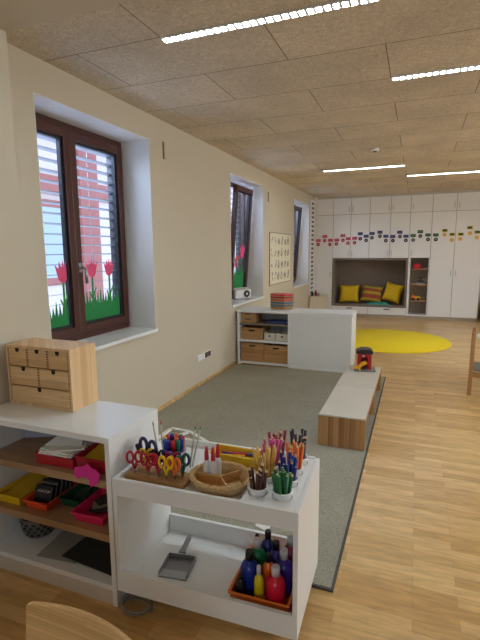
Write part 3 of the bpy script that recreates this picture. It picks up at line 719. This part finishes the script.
sheet('yellow_sheet', [(-.092, -.14), (.092, -.14), (.092, .14), (-.092, .14)], SZ[2]+.053, .008, C('yellow_card', 222, 176, 30, .8), 'yellow card sheet in the crimson tray by the side panel', loc=(1.027, 1.70, 0), tilt=.12)
cut = [(.68*a, .68*c) for a, c in [(-.10, .035), (-.03, .05), (.0, .075), (.035, .05), (.075, .045), (.11, .02), (.10, -.04), (.05, -.07), (.03, -.03), (-.02, -.01), (-.06, -.035), (-.09, -.02)]]
sheet('paper_cutout', cut[::-1], SZ[2]+.014, .004, MAG, 'magenta paper cutout hanging over the top shelf board edge', loc=(1.02, 1.498, 0), tilt=1.3)
sheet('paper_pad', [(-.02, -.12), (.0, -.12), (.0, .12), (-.02, .12)], SZ[2]+.004, .13, C('pad_grey', 168, 170, 178, .8), 'grey paper pad standing at the back of the top board', loc=(.52, 1.78, 0), rz=-1.1)
tray('plastic_tray', .4835, 1.655, SZ[1], .155, .26, .05, YEL, 'yellow plastic tray on the middle shelf board', rz=.02)
sheet('yellow_folder', [(-.056, -.10), (.056, -.10), (.056, .10), (-.056, .10)], SZ[1]+.034, .015, C('folder_yellow', 214, 170, 24, .7), 'yellow folder leaning in the yellow tray', 'folder', loc=(.483, 1.66, 0), tilt=.2)
tray('plastic_tray', .655, 1.655, SZ[1], .145, .24, .045, C('orange_red_tray', 232, 82, 40), 'orange plastic tray full of dark cases on the middle shelf board', rz=.02)
BK = C('black_case', 20, 20, 24, .35)
for k in range(5):
    t = thing('pencil_case', ['black pencil case at the front of the orange tray', 'black pencil case second in the orange tray', 'dark brown pencil case in the middle of the orange tray', 'black pencil case fourth in the orange tray', 'black pencil case at the back of the orange tray'][k], 'case', (.658, 1.585+.034*k, SZ[1]+.016), group='dark cases in the orange tray', rot=(-.35, 0, .06))
    box('body', (-.052+.004*k, .052, -.012, .012, 0, .085+.012*k), BK if k != 2 else C('dark_brown_case', 70, 40, 34), t, bev=.006)
    if k == 0:
        b = B()
        for q in range(4): b.tube([(-.035+.02*q, -.0125, .05), (-.03+.02*q, -.0125, .062), (-.024+.02*q, -.0125, .052), (-.019+.02*q, -.0125, .066)], .0018, 5)
        b.build('scribble', C('white_ink', 220, 220, 220, .6), t)
    else: box('zip', (-.05, .05, -.0135, -.0115, .065+.012*k, .069+.012*k), METAL, t)
tray('plastic_tray', .801, 1.73, SZ[1], .115, .24, .045, C('dark_green_tray', 20, 84, 54), 'dark green plastic tray between the orange and pink ones')
tray('plastic_tray', .975, 1.645, SZ[1], .17, .23, .05, PNK, 'bright pink plastic tray next to the side panel', rz=.05)
for k in range(3):
    sheet('felt_scrap', [(-.05, -.02), (.0, -.03), (.05, -.01), (.045, .03), (-.04, .03)], SZ[1]+.030+.013*k, .006, C('scrap_%d' % k, *((70, 66, 60), (150, 140, 120), (60, 54, 50))[k]), ['dark felt scrap lowest in the pink tray', 'beige felt scrap in the pink tray', 'charcoal felt scrap topmost in the pink tray'][k], 'scrap', loc=(.98, 1.62+.02*k, 0), rz=.3+.5*k, tilt=.1)
for k in range(2):
    sheet('felt_scrap', [(-.03, -.06), (.03, -.05), (.025, .06), (-.03, .05)], SZ[1]+.010+.012*k, .01, C('scrap_g%d' % k, *((30, 50, 40), (46, 80, 60))[k]), ['dark scrap lowest in the green tray', 'green scrap topmost in the green tray'][k], 'scrap', loc=(.801, 1.71, 0), rz=.1+.2*k)
# patterned mesh basket, clear folder and dark mat on the bottom board
t = thing('mesh_basket', 'small grey perforated basket on the bottom board', 'basket', (.51, 1.69, SZ[0]+EPS), rz=.3)
b = B().lathe([(.07, 0), (.095, .11), (.10, .115), (.092, .11), (.066, .004)], n=28); b.build('body', C('basket_grey', 130, 128, 124), t)
b = B()
for k in range(16):
    for j in range(4):
        a = 2*PI*(k+.5*(j % 2))/16; r = .0745+.025*(.022+.022*j)/.11
        mt = Matrix.Rotation(a, 4, 'Z') @ Matrix.Translation((r+.002, 0, .022+.022*j)) @ Matrix.Rotation(.22, 4, 'Y')
        b.box(-.001, .001, -.009, .009, -.006, .006, mat=mt)
b.build('hole', C('basket_hole', 26, 26, 28), t)
sheet('clear_folder', [(-.11, -.13), (.11, -.13), (.11, .13), (-.11, .13)], SZ[0]+.001, .004, C('clear_film', 170, 170, 164, .25), 'pale plastic folder lying on the bottom board', 'folder', loc=(.75, 1.66, 0), rz=.1)
sheet('dark_mat', [(-.165, -.14), (.16, -.14), (.16, .15), (-.165, .15)], SZ[0]+.0062, .006, C('mat_charcoal', 58, 58, 56, .4), 'charcoal cutting mat lying on the bottom board by the side panel', 'mat', loc=(.955, 1.685, 0), rz=-.08)

# ------------------------------------------------------------------ trolley
TX, TY, TA = 1.1745, 1.476, math.radians(1.9)
def T(u, v, z): return Vector((TX+u*math.cos(TA)-v*math.sin(TA), TY+u*math.sin(TA)+v*math.cos(TA), z))
TW, TD, TH = .815, .47, .637
t = thing('trolley', 'white two tier trolley on castors carrying the craft supplies', 'trolley', (TX, TY, 0), rz=TA)
box('side_panel', (0, .02, 0, TD, .10, TH), WHITE, t, bev=.0015); box('side_panel', (TW-.02, TW, 0, TD, .10, TH), WHITE, t, bev=.0015)
box('front_apron', (.02, TW-.02, 0, .018, .562, TH), WHITE, t, bev=.001)
box('front_skirt', (.02, TW-.02, 0, .018, .10, .20), WHITE, t, bev=.001)
box('back_rail', (.02, TW-.02, TD-.018, TD, .585, TH+.006), WHITE, t, bev=.001)
box('back_skirt', (.02, TW-.02, TD-.018, TD, .10, .205), WHITE, t, bev=.001)
IX = .583                                        # the pencil insert starts here
box('top_board', (.02, IX, .018, TD-.018, .590, .607), WHITE, t)
box('lower_board', (.02, TW-.02, .018, TD-.018, .100, .113), WHITE, t)
HR = .041; U = (.628, .729); V = (.097, .200, .303, .406)
b = B(); us = [IX, (U[0]+U[1])/2, TW-.02]; vs = [.018]+[(V[i]+V[i+1])/2 for i in range(3)]+[TD-.018]
for i in range(2):
    for j in range(4):
        x0, x1, y0, y1 = us[i], us[i+1], vs[j], vs[j+1]; cx, cy = U[i], V[j]; n = 32; rings = []
        sq = []
        for k in range(n):
            a = 2*PI*k/n+PI/4; ca, sa = math.cos(a), math.sin(a)
            tx = ((x1-cx) if ca > 0 else (x0-cx))/ca if abs(ca) > 1e-9 else 1e9; ty = ((y1-cy) if sa > 0 else (y0-cy))/sa if abs(sa) > 1e-9 else 1e9
            q = min(tx, ty); sq.append((cx+q*ca, cy+q*sa))
        for z in (TH, TH-.016):
            rings.append([[b.bm.verts.new((x, y, z)) for x, y in sq], [b.bm.verts.new((cx+HR*math.cos(2*PI*k/n+PI/4), cy+HR*math.sin(2*PI*k/n+PI/4), z)) for k in range(n)]])
        for k in range(n):
            k2 = (k+1) % n
            b.bm.faces.new((rings[0][0][k], rings[0][0][k2], rings[0][1][k2], rings[0][1][k]))
            b.bm.faces.new((rings[1][0][k2], rings[1][0][k], rings[1][1][k], rings[1][1][k2]))
            b.bm.faces.new((rings[0][1][k], rings[0][1][k2], rings[1][1][k2], rings[1][1][k]))
        # corner fillers where the square's corners fall between samples
        for (X_, Y_) in ((x0, y0), (x1, y0), (x1, y1), (x0, y1)):
            bestk = None
            for k in range(n):
                p, q = sq[k], sq[(k+1) % n]
                if abs(p[0]-q[0]) > 1e-9 and abs(p[1]-q[1]) > 1e-9 and min(math.hypot(p[0]-X_, p[1]-Y_), math.hypot(q[0]-X_, q[1]-Y_)) < .03: bestk = k
            if bestk is not None:
                k = bestk; b.bm.faces.new((rings[0][0][k], b.bm.verts.new((X_, Y_, TH)), rings[0][0][(k+1) % n]))
b.box(IX-.003, IX, .018, TD-.018, .592, TH)
b.build('pencil_board', WHITE, t)
for u, v in ((.17, .16), (TW-.10, .12), (.17, TD-.14), (TW-.10, TD-.14)):
    c = B().lathe([(.034, -.012), (.038, -.008), (.038, .008), (.034, .012)], (0, 0, 0), 20, Matrix.Translation((u, v, .038)) @ Matrix.Rotation(PI/2, 4, 'Y')).build('castor', DARK, t)
    B().box(u-.016, u-.0135, v-.02, v+.02, .03, .088).box(u+.0135, u+.016, v-.02, v+.02, .03, .088).box(u-.02, u+.02, v-.025, v+.025, .088, .100).build('bracket', METAL, c)

# scissors block
t = thing('scissors_block', 'wooden block stuck full of children scissors on the trolley', 'block', T(.0225, .062, .6082), rz=TA)
box('body', (0, .292, 0, .105, 0, .020), BLOCKW, t, bev=.002)
STEEL = M('scissor_steel', (190, 192, 196), .25, metal=1)
def scissors(mat, name):
    r = thing('scissors', 'x', 'scissors')
    b = B()
    for s in (-1, 1):
        ringp = [(s*(.020+.0155*math.cos(a)*1.0), 0, .083+.022*math.sin(a)) for a in [2*PI*k/16 for k in range(16)]]
        b.tube(ringp, .0058, 8, closed=True)
        b.tube([(s*.012, 0, .064), (s*.006, 0, .05), (-s*.003, .0, .034)], .0065, 8)
    b.build('handle', mat, r)
    b = B()
    for s in (-1, 1):
        b.prism([(s*.007, .045), (-s*.008, .038), (-s*.003, 0.0), (s*.002, 0.0)], .0018, Matrix.Translation((0, s*.001, 0)) @ Matrix(((1, 0, 0, 0), (0, 0, -1, 0), (0, 1, 0, 0), (0, 0, 0, 1))))
    b.build('blade', STEEL, r)
    B().lathe([(.004, -.004), (.004, .004)], (0, 0, 0), 10, Matrix.Translation((0, 0, .038)) @ Matrix.Rotation(PI/2, 4, 'X')).build('pivot', METAL, r)
    return r
SCOL = {'red': C('scissor_red', 176, 18, 40), 'yellow': YEL, 'orange': ORG, 'green': C('scissor_green', 10, 92, 70), 'navy': NAVY, 'black': DARK, 'blue': BLU}
proto = {}
def place_sc(col, u, v, rz, lab, tilt=0):
    loc = T(.022+u, .062+v, .609)
    if col not in proto: proto[col] = scissors(SCOL[col], col); o = proto[col]
    else: o = dup(proto[col])
    o.location = loc; o.scale = (.92, 1.1, 1.12); o.rotation_euler = (tilt, 0, rz); o['label'] = lab; o['group'] = 'scissors in the wooden block'
    return o
place_sc('red', .035, .03, .5, 'red handled scissors at the shelf end of the wooden block')
place_sc('red', .105, .028, .25, 'red handled scissors second along the block front')
place_sc('red', .155, .03, -.1, 'red handled scissors third along the block front')
place_sc('yellow', .195, .026, .1, 'yellow handled scissors in the front row of the block')
place_sc('orange', .232, .033, -.3, 'orange handled scissors in the front row of the block')
place_sc('green', .255, .062, .9, 'dark green handled scissors at the basket end of the block')
place_sc('yellow', .075, .068, .3, 'yellow handled scissors in the back row of the block')
s_ = place_sc('navy', .07, .090, -.25, 'large navy handled scissors rising behind the back row'); s_.scale = (1.45, 1.3, 1.45)
place_sc('black', .13, .075, .2, 'black handled scissors in the middle of the back row')
place_sc('blue', .175, .078, -.3, 'blue handled scissors in the back row of the block')
place_sc('red', .205, .072, .2, 'red handled scissors behind the yellow front pair')
place_sc('navy', .245, .078, .1, 'small navy handled scissors behind the orange pair')
t = thing('craft_punch', 'dark grey craft cutter leaning at the shelf end of the block', 'cutter', T(.05, .18, .615), rot=(0, -.3, 0))
box('blade_guard', (-.008, .008, -.006, .006, 0, .10), C('punch_grey', 70, 72, 76), t, bev=.003); box('grip', (-.01, .01, -.008, .008, .06, .11), DARK, t, bev=.003)
# felt pens standing behind the block in a tub
t = thing('pen_tub', 'clear tub of felt pens behind the scissors block', 'tub', T(.185, .222, .608))
B().lathe([(.05, 0), (.056, .09), (.054, .09), (.048, .004)], n=24).build('body', C('tub_clear', 190, 190, 200, .2), t)
def pen_bm(r, L, cap):
    b = B(); b.lathe([(r, 0), (r, L*.68)], n=10, mi=0); b.lathe([(r*1.15, L*.68), (r*1.15, L*.97), (r*.7, L)], n=10, mi=1); return b
PENC = [('blue', BLU), ('red', RED), ('green', C('pen_green', 20, 110, 84)), ('orange', ORG), ('violet', PUR), ('pink', PNK), ('yellow', YEL), ('sky blue', C('pen_sky', 60, 110, 200))]
for k in range(14):
    nm, mt = PENC[k % 8]; a = 2*PI*k/11; rr = .033 if k < 11 else .012
    o = pen_bm(.009, .145, 0).build('felt_pen', [mt, mt]); o.location = T(.185, .222, .613)+Vector((rr*math.cos(a), rr*math.sin(a), 0)); o.rotation_euler = aim((.06*math.cos(a)*rr/.033, .06*math.sin(a)*rr/.033, 1))
    tag(o, nm+' felt pen standing in the tub behind the scissors', 'pen', 'felt pens in the tub, '+nm)
def pencil_bm(r, L, flat=False):
    b = B()
    if flat: b.lathe([(r, 0), (r, L)], n=6, mi=0); b.lathe([(r*.5, L), (r*.45, L+.0006)], n=6, mi=1); return b
    b.lathe([(r, 0), (r, L-.018)], n=6, mi=0); b.lathe([(r, L-.018), (r*.35, L-.006)], n=6, mi=1); b.lathe([(r*.35, L-.006), (r*.05, L)], n=6, mi=2); return b
TIP = C('pencil_wood', 224, 184, 130, .7)
for k, (u, v, dx, nm, mt) in enumerate(((.10, .235, -.22, 'green', GRN), (.118, .24, -.10, 'red striped', RED), (.255, .24, .12, 'dark green', C('brush_green', 30, 90, 60)), (.262, .25, .2, 'green', GRN))):
    o = pencil_bm(.0042, .20).build('paint_brush', [C('brush_pale', 190, 190, 170), mt, mt]); o.location = T(u, v, .614); o.rotation_euler = aim((dx, .1, 1))
    tag(o, ['thin brush leaning outermost toward the shelf behind the scissors', 'thin red tipped brush behind the scissors block', 'thin dark tipped brush upright behind the pen tub', 'thin green tipped brush leaning toward the basket'][k], 'brush', 'thin brushes behind the scissors')

# pencil cups
CUP = C('cup_white', 236, 238, 238, .3)
cupc = [('brown', (86, 48, 34)), ('ochre', (214, 168, 70)), ('pink', (206, 84, 140)), ('crimson', (150, 36, 66)),
        ('green', (36, 110, 60)), ('blue', (30, 56, 140)), ('orange', (232, 116, 40)), ('dark grey', (44, 40, 58))]
where = ['front row, inner side', 'second row, inner side', 'third row, inner side', 'back row, inner side', 'front row, outer side', 'second row, outer side', 'third row, outer side', 'back row, outer side']
desc = ['beside the basket', 'right behind the brown pencils', 'third from the front beside the yellow tray', 'behind the pink pencils', 'at the trolley corner nearest the camera', 'right behind the green pencils', 'right behind the blue pencils', 'behind the orange pencils']
cup0 = None; rd = random.Random(21)
for k, (nm, col) in enumerate(cupc):
    i, j = k//4, k % 4; c = T(U[i], V[j], TH-.066)
    lab = 'white cup of %s pencils %s' % (nm, desc[k])
    if cup0 is None:
        cup0 = thing('pencil_cup', lab, 'cup', c, rz=TA, group='white cups in the pencil board')
        B().lathe([(.030, 0), (.0395, .092), (.0405, .094), (.038, .094), (.029, .004)], n=28).build('body', CUP, cup0)
        B().lathe([(.0395, .084), (.0425, .088), (.0425, .094), (.0385, .0935)], n=28, cap=False).build('rim', CUP, cup0)
    else: dup(cup0, loc=c, label=lab)
    mt = C('pencil_'+nm.replace(' ', '_'), *col); lead = mt
    L0 = {'brown': .180, 'ochre': .21, 'pink': .22, 'crimson': .20, 'green': .198, 'blue': .198, 'orange': .195, 'dark grey': .215}[nm]; SHARP = {'green': .1, 'blue': .3}.get(nm, .6)
    me = [pencil_bm(.0066, L0).build('coloured_pencil', [mt, TIP, mt]), pencil_bm(.0066, L0-.012, True).build('coloured_pencil', [mt, TIP, mt])]
    np_ = 13
    for q in range(np_):
        a = 2*PI*q/9+rd.uniform(-.1, .1); rr = .0175 if q < 9 else .006
        o = me[q % 2] if q < 2 else me[0 if rd.random() < SHARP else 1].copy()
        if q > 1: COL.objects.link(o)
        o.location = c+Vector((rr*math.cos(a), rr*math.sin(a), .006+rd.uniform(0, .012))); s = (rd.uniform(.05, .17) if q < 9 else rd.uniform(.02, .1)); tw = rd.uniform(-.06, .06)
        o.rotation_euler = aim((s*math.cos(a)-tw*math.sin(a), s*math.sin(a)+tw*math.cos(a), 1))
        if rd.random() < .3: o.scale = (1, 1, rd.uniform(.72, .95))
        tag(o, '%s coloured pencil standing in the white cup %s' % (nm, desc[k]), 'pencil', '%s pencils in their cup' % nm)

# wicker basket with three glue bottles
WICK = M('wicker', (214, 176, 122), .8, noise=.25, nscale=90, bump=.8, bscale=120)
bc = T(.449, .140, .6082)
t = thing('wicker_basket', 'round wicker basket with three compartments on the trolley', 'basket', bc, rz=TA)
prof = [(.104, 0)]+[(.104+.026*(k/8)**.7+(.0025 if k % 2 else -.0015), .004+.044*k/8) for k in range(9)]
inner = [(r-.010, max(z, .006)) for r, z in prof[::-1]]
B().lathe(prof+inner, n=40, sy=.86).build('body', WICK, t)
b = B()
for w in range(2):
    pts = []
    for k in range(96):
        a = 2*PI*k/96; ph = 24*a+PI*w; r = .127+.006*math.cos(ph); pts.append((r*math.cos(a), r*.86*math.sin(a), .049+.006*math.sin(ph)))
    b.tube(pts, .0065, 6, closed=True)
b.build('rim', WICK, t)
b = B()
for a in (PI, .9, -.9):
    mt = Matrix.Rotation(a, 4, 'Z'); b.box(0, .113 if abs(math.sin(a)) < .7 else .099, -.003, .003, .006, .046, mat=mt)
b.build('divider', stave('basket_wood', (206, 160, 104), (186, 140, 86), (150, 110, 66), .5, .03, 'x'), t)
MILK = M('bottle_milky', (226, 226, 226), .3, noise=.02); CAPR = C('glue_cap', 200, 40, 60)
g0 = None
for k, (dx, dy, lab) in enumerate(((-.076, .022, 'white glue bottle with a pink tip, nearest the scissors'), (-.040, .062, 'white glue bottle with a red tip at the back of the basket'), (-.046, .024, 'white glue bottle with a red tip toward the basket middle'))):
    if g0 is None:
        g0 = thing('glue_bottle', lab, 'bottle', bc+Vector((dx, dy, .008)), group='glue bottles in the wicker basket')
        B().lathe([(.0135, 0), (.0148, .004), (.0148, .065), (.013, .08), (.008, .09)], n=18).build('body', MILK, g0)
        B().lathe([(.0095, .089), (.009, .110), (.0085, .122), (.006, .145), (.003, .15)], n=14).build('cap', CAPR, g0)
    else: dup(g0, loc=bc+Vector((dx, dy, .008)), label=lab)
# yellow pen tray
yt = tray('pen_tray', *T(.447, .362, 0).xy, .607, .235, .09, .055, C('pen_tray_yellow', 238, 196, 40), 'yellow tray of felt pens behind the wicker basket', rz=TA-.03, group='')
for k in range(12):
    nm, mt = PENC[(k*3) % 8] if k % 3 else ('violet', PUR)
    o = pen_bm(.0065, .125, 0).build('felt_pen', [mt, C('pen_cap_dark', 60, 56, 110) if k % 2 else mt])
    o.location = T(.350+.0055*k, .345+.008*(k % 4), .618+.009*(k % 4)); o.rotation_euler = aim((1, .06*math.sin(k*2.1), .02+.05*(k % 3)))
    tag(o, nm+' felt pen lying in the yellow tray', 'pen', 'felt pens lying in the yellow tray, '+nm)

# lower deck: dustpan and paint bottles
t = thing('dustpan', 'small grey dustpan lying on the lower trolley board', 'dustpan', T(.195, .205, .1137), rz=TA+.12)
DPG = C('dustpan_grey', 134, 136, 140, .35)
B().box(-.07, .07, -.08, .06, 0, .004).box(-.07, -.066, -.07, .06, .004, .022).box(.066, .07, -.07, .06, .004, .022).box(-.066, .066, .056, .06, .004, .026).build('pan', DPG, t, bev=.002)
B().prism([(-.02, .06), (.02, .06), (.014, .085), (.013, .17), (0, .18), (-.013, .17), (-.014, .085)], .012, Matrix.Translation((0, 0, .020)) @ Matrix.Rotation(.10, 4, 'X')).build('handle', DPG, t, bev=.004)
box('lip', (-.066, .066, -.078, -.03, .0042, .0055), C('dustpan_pale', 170, 172, 176), t)
OB = C('orange_basket', 236, 124, 40)
pc = T(.641, .207, .1137)
bt = tray('paint_basket', pc.x, pc.y, pc.z, .250, .31, .080, OB, 'orange plastic basket packed with paint bottles on the lower trolley board', rz=TA, group='', flare=.006)
def bottle(name_col, mat, capmat, x, y, h_=.195, r=.03, label='', flat=1):
    t = thing('paint_bottle', label, 'paint bottle', (x, y+.009, pc.z+.0075), group='paint bottles in the orange basket'); k = h_/.19
    B().lathe([(r*.93, 0), (r, .004), (r, .05*k), (r*.97, .055*k), (r, .06*k), (r, .115*k), (r*.93, .128*k), (r*.72, .141*k), (r*.48, .149*k), (r*.44, .155*k)], n=22).build('body', mat, t)
    B().lathe([(r*.46, .154*k), (r*.46, .186*k), (r*.40, .192*k)], n=16).build('cap', capmat, t)
    return t
CLR = M('cap_clear', (206, 200, 206), .2, noise=.02)
PB = [('blue', C('paint_blue', 30, 50, 140, .25), DARK, 1.740, 1.640, .20, 'blue paint bottle with black cap at the front of the basket'),
      ('green', C('paint_green', 10, 120, 70, .25), CLR, 1.745, 1.728, .20, 'green paint bottle with clear cap in the basket'),
      ('yellow', C('paint_yellow', 214, 196, 20, .25), CLR, 1.800, 1.590, .18, 'slim yellow paint bottle with white cap in the basket'),
      ('red', C('paint_red', 216, 20, 52, .25), CLR, 1.870, 1.600, .19, 'red paint bottle with clear cap at the front of the basket'),
      ('purple', C('paint_purple', 60, 40, 140, .25), CLR, 1.877, 1.700, .20, 'purple paint bottle with clear cap behind the red one'),
      ('orange', C('paint_orange', 236, 110, 30, .25), DARK, 1.816, 1.672, .185, 'orange paint bottle with black cap in the basket middle'),
      ('navy', C('paint_navy', 34, 40, 110, .25), DARK, 1.772, 1.802, .20, 'navy paint bottle with black cap at the back of the basket'),
      ('magenta', C('paint_magenta', 160, 20, 70, .25), CLR, 1.880, 1.795, .20, 'magenta paint bottle with clear cap by the side panel'),
      ('violet', C('paint_violet', 70, 60, 150, .25), DARK, 1.825, 1.755, .19, 'violet paint bottle at the back of the basket'),
      ('black', C('paint_black', 24, 24, 28, .25), DARK, 1.7195, 1.800, .17, 'black paint bottle behind the blue one')]
for nm, mt, cm, x, y, hh, lab in PB: bottle(nm, mt, cm, x, y, hh, {'yellow': .021, 'orange': .028, 'black': .020, 'violet': .034, 'navy': .032, 'magenta': .036}.get(nm, .040), lab)
t = thing('paint_bottle', 'squat black paint bottle right in front of the blue one', 'paint bottle', (1.722, 1.589, pc.z+.0075), group='paint bottles in the orange basket')
B().lathe([(.001, 0), (.021, .001), (.021, .085), (.012, .100), (.011, .112)], n=18).build('body', C('paint_black', 24, 24, 28), t); B().lathe([(.009, .115), (.008, .125)], n=12).build('cap', DARK, t)
# cable coil under the trolley
b = B()
pts = [(.07*math.cos(a)*(1+.06*math.sin(3*a)), .05*math.sin(a), .006+.0007*k) for k, a in enumerate([2*PI*q/20 for q in range(52)])]
b.tube(pts+[(-.03, .10, .006), (-.04, .25, .006)], .004, 6)
tag(b.build('power_cable', C('cable_grey', 130, 130, 126), loc=T(.075, .03, 0)), 'grey cable coiled on the floor under the trolley', 'cable')
# white wire frame lying on the carpet behind the trolley
WF = C('frame_white', 236, 236, 230, .5)
t = thing('white_frame', 'flat white slatted frame lying on the carpet behind the trolley', 'frame', (0, 0, .0115))
def lath(a, c, w=.03):
    a = Vector(a); c = Vector(c); d = (c-a).normalized(); nn = Vector((-d.y, d.x))*w/2
    B().prism([tuple(a-nn), tuple(c-nn), tuple(c+nn), tuple(a+nn)], .016).build('lath', WF, t)
lath((.36, 3.36), (.56, 3.345)); lath((.56, 3.345), (.86, 3.16)); lath((.545, 3.335), (.46, 3.17)); lath((.36, 3.345), (.36, 2.9)); lath((.86, 3.145), (.80, 2.85)); lath((.37, 2.915), (.79, 2.86))
sheet('paper_sheet', [(1.545, 2.27), (1.63, 2.24), (1.635, 2.33), (1.55, 2.33)], .0115, .002, PAPER, 'small white paper on the carpet behind the paint bottles')

# ------------------------------------------------------------------ chairs
def plychair(x, y, rz, label):
    t = thing('child_chair', label, 'chair', (x, y, 0), rz=rz, group='bent plywood chairs in front of the shelf'); w = .37
    # bent back: an arc seen from the sitter's side, with rounded upper corners
    b = B(); n = 30; rows = []
    for i in range(n+1):
        u = 2*i/n-1; xx = u*w/2; bow = .033*(1-u*u)
        ztop = .62-.004*max(0, (abs(u)-.92)/.08)**2
        zb = .43+.02*u*u
        rows.append([b.bm.verts.new((xx, bow+dy, zz)) for zz, dy in ((zb, 0), ((zb+ztop)/2, .008), (ztop, .018), (ztop, .032), ((zb+ztop)/2, .022), (zb, .014))])
    for a, c in zip(rows, rows[1:]):
        for j in range(6): b.bm.faces.new((a[j], a[(j+1) % 6], c[(j+1) % 6], c[j])).smooth = False
    b.bm.faces.new(rows[0]); b.bm.faces.new(rows[-1][::-1])
    b.build('backrest', CHAIRW, t, bev=.004)
    B().prism([(-.16, -.34), (.16, -.34), (.175, -.3), (.165, -.02), (.14, .0), (-.14, .0), (-.165, -.02), (-.175, -.3)], .016, Matrix.Translation((0, 0, .334))).build('seat', CHAIRW, t, bev=.005)
    for sx in (-1, 1):
        B().tube([(sx*.15, .035, 0), (sx*.15, .012, .33), (sx*.15, .022, .47)], .014, 10).build('leg', CHAIRW, t)
        B().tube([(sx*.15, -.31, 0), (sx*.145, -.28, .334)], .014, 10).build('leg', CHAIRW, t)
plychair(1.553, .805, math.radians(-2), 'bent plywood child chair in the lower left corner, backrest fully in view')
plychair(1.11, .775, math.radians(-3), 'bent plywood child chair cut off by the left edge of the photo')
# oak chair at the right edge
t = thing('oak_chair', 'oak chair standing sideways at the right edge of the photo', 'chair', (2.935, 5.36, 0), rz=-math.radians(6.6))
def post(y): return B().prism([(.0, 0), (.042, 0), (.048, .3), (.050, .66), (.044, .70), (.03, .712), (.014, .70), (.008, .62), (.006, .3)], .03, Matrix.Translation((0, y+.03, 0)) @ Matrix(((1, 0, 0, 0), (0, 0, -1, 0), (0, 1, 0, 0), (0, 0, 0, 1)))).build('leg', CHAIRD, t, bev=.006)
post(0); post(.34)
for y in (0, .34): box('leg', (.36, .40, y, y+.03, 0, .28), CHAIRD, t, bev=.004)
B().box(.045, .36, .004, .026, .205, .265).box(.045, .36, .344, .366, .205, .265).build('seat_rail', CHAIRD, t, bev=.003)
box('seat', (.05, .40, -.005, .375, .28, .30), M('seat_grey', (112, 108, 100), .7), t, bev=.006)
box('backrest', (.025, .043, .03, .34, .50, .66), CHAIRD, t, bev=.005)
t = thing('round_table', 'white round table just past the right edge behind the oak chair', 'table', (3.60, 6.2, 0))
B().lathe([(.50, 0), (.505, .008), (.505, .018), (.50, .026)], (0, 0, .50), 48).build('tabletop', WHITE, t)
for a in (.6, 2.2, 3.8, 5.4): B().tube([(.36*math.cos(a), .36*math.sin(a), 0), (.3*math.cos(a), .3*math.sin(a), .50)], .022, 10).build('leg', CHAIRD, t)
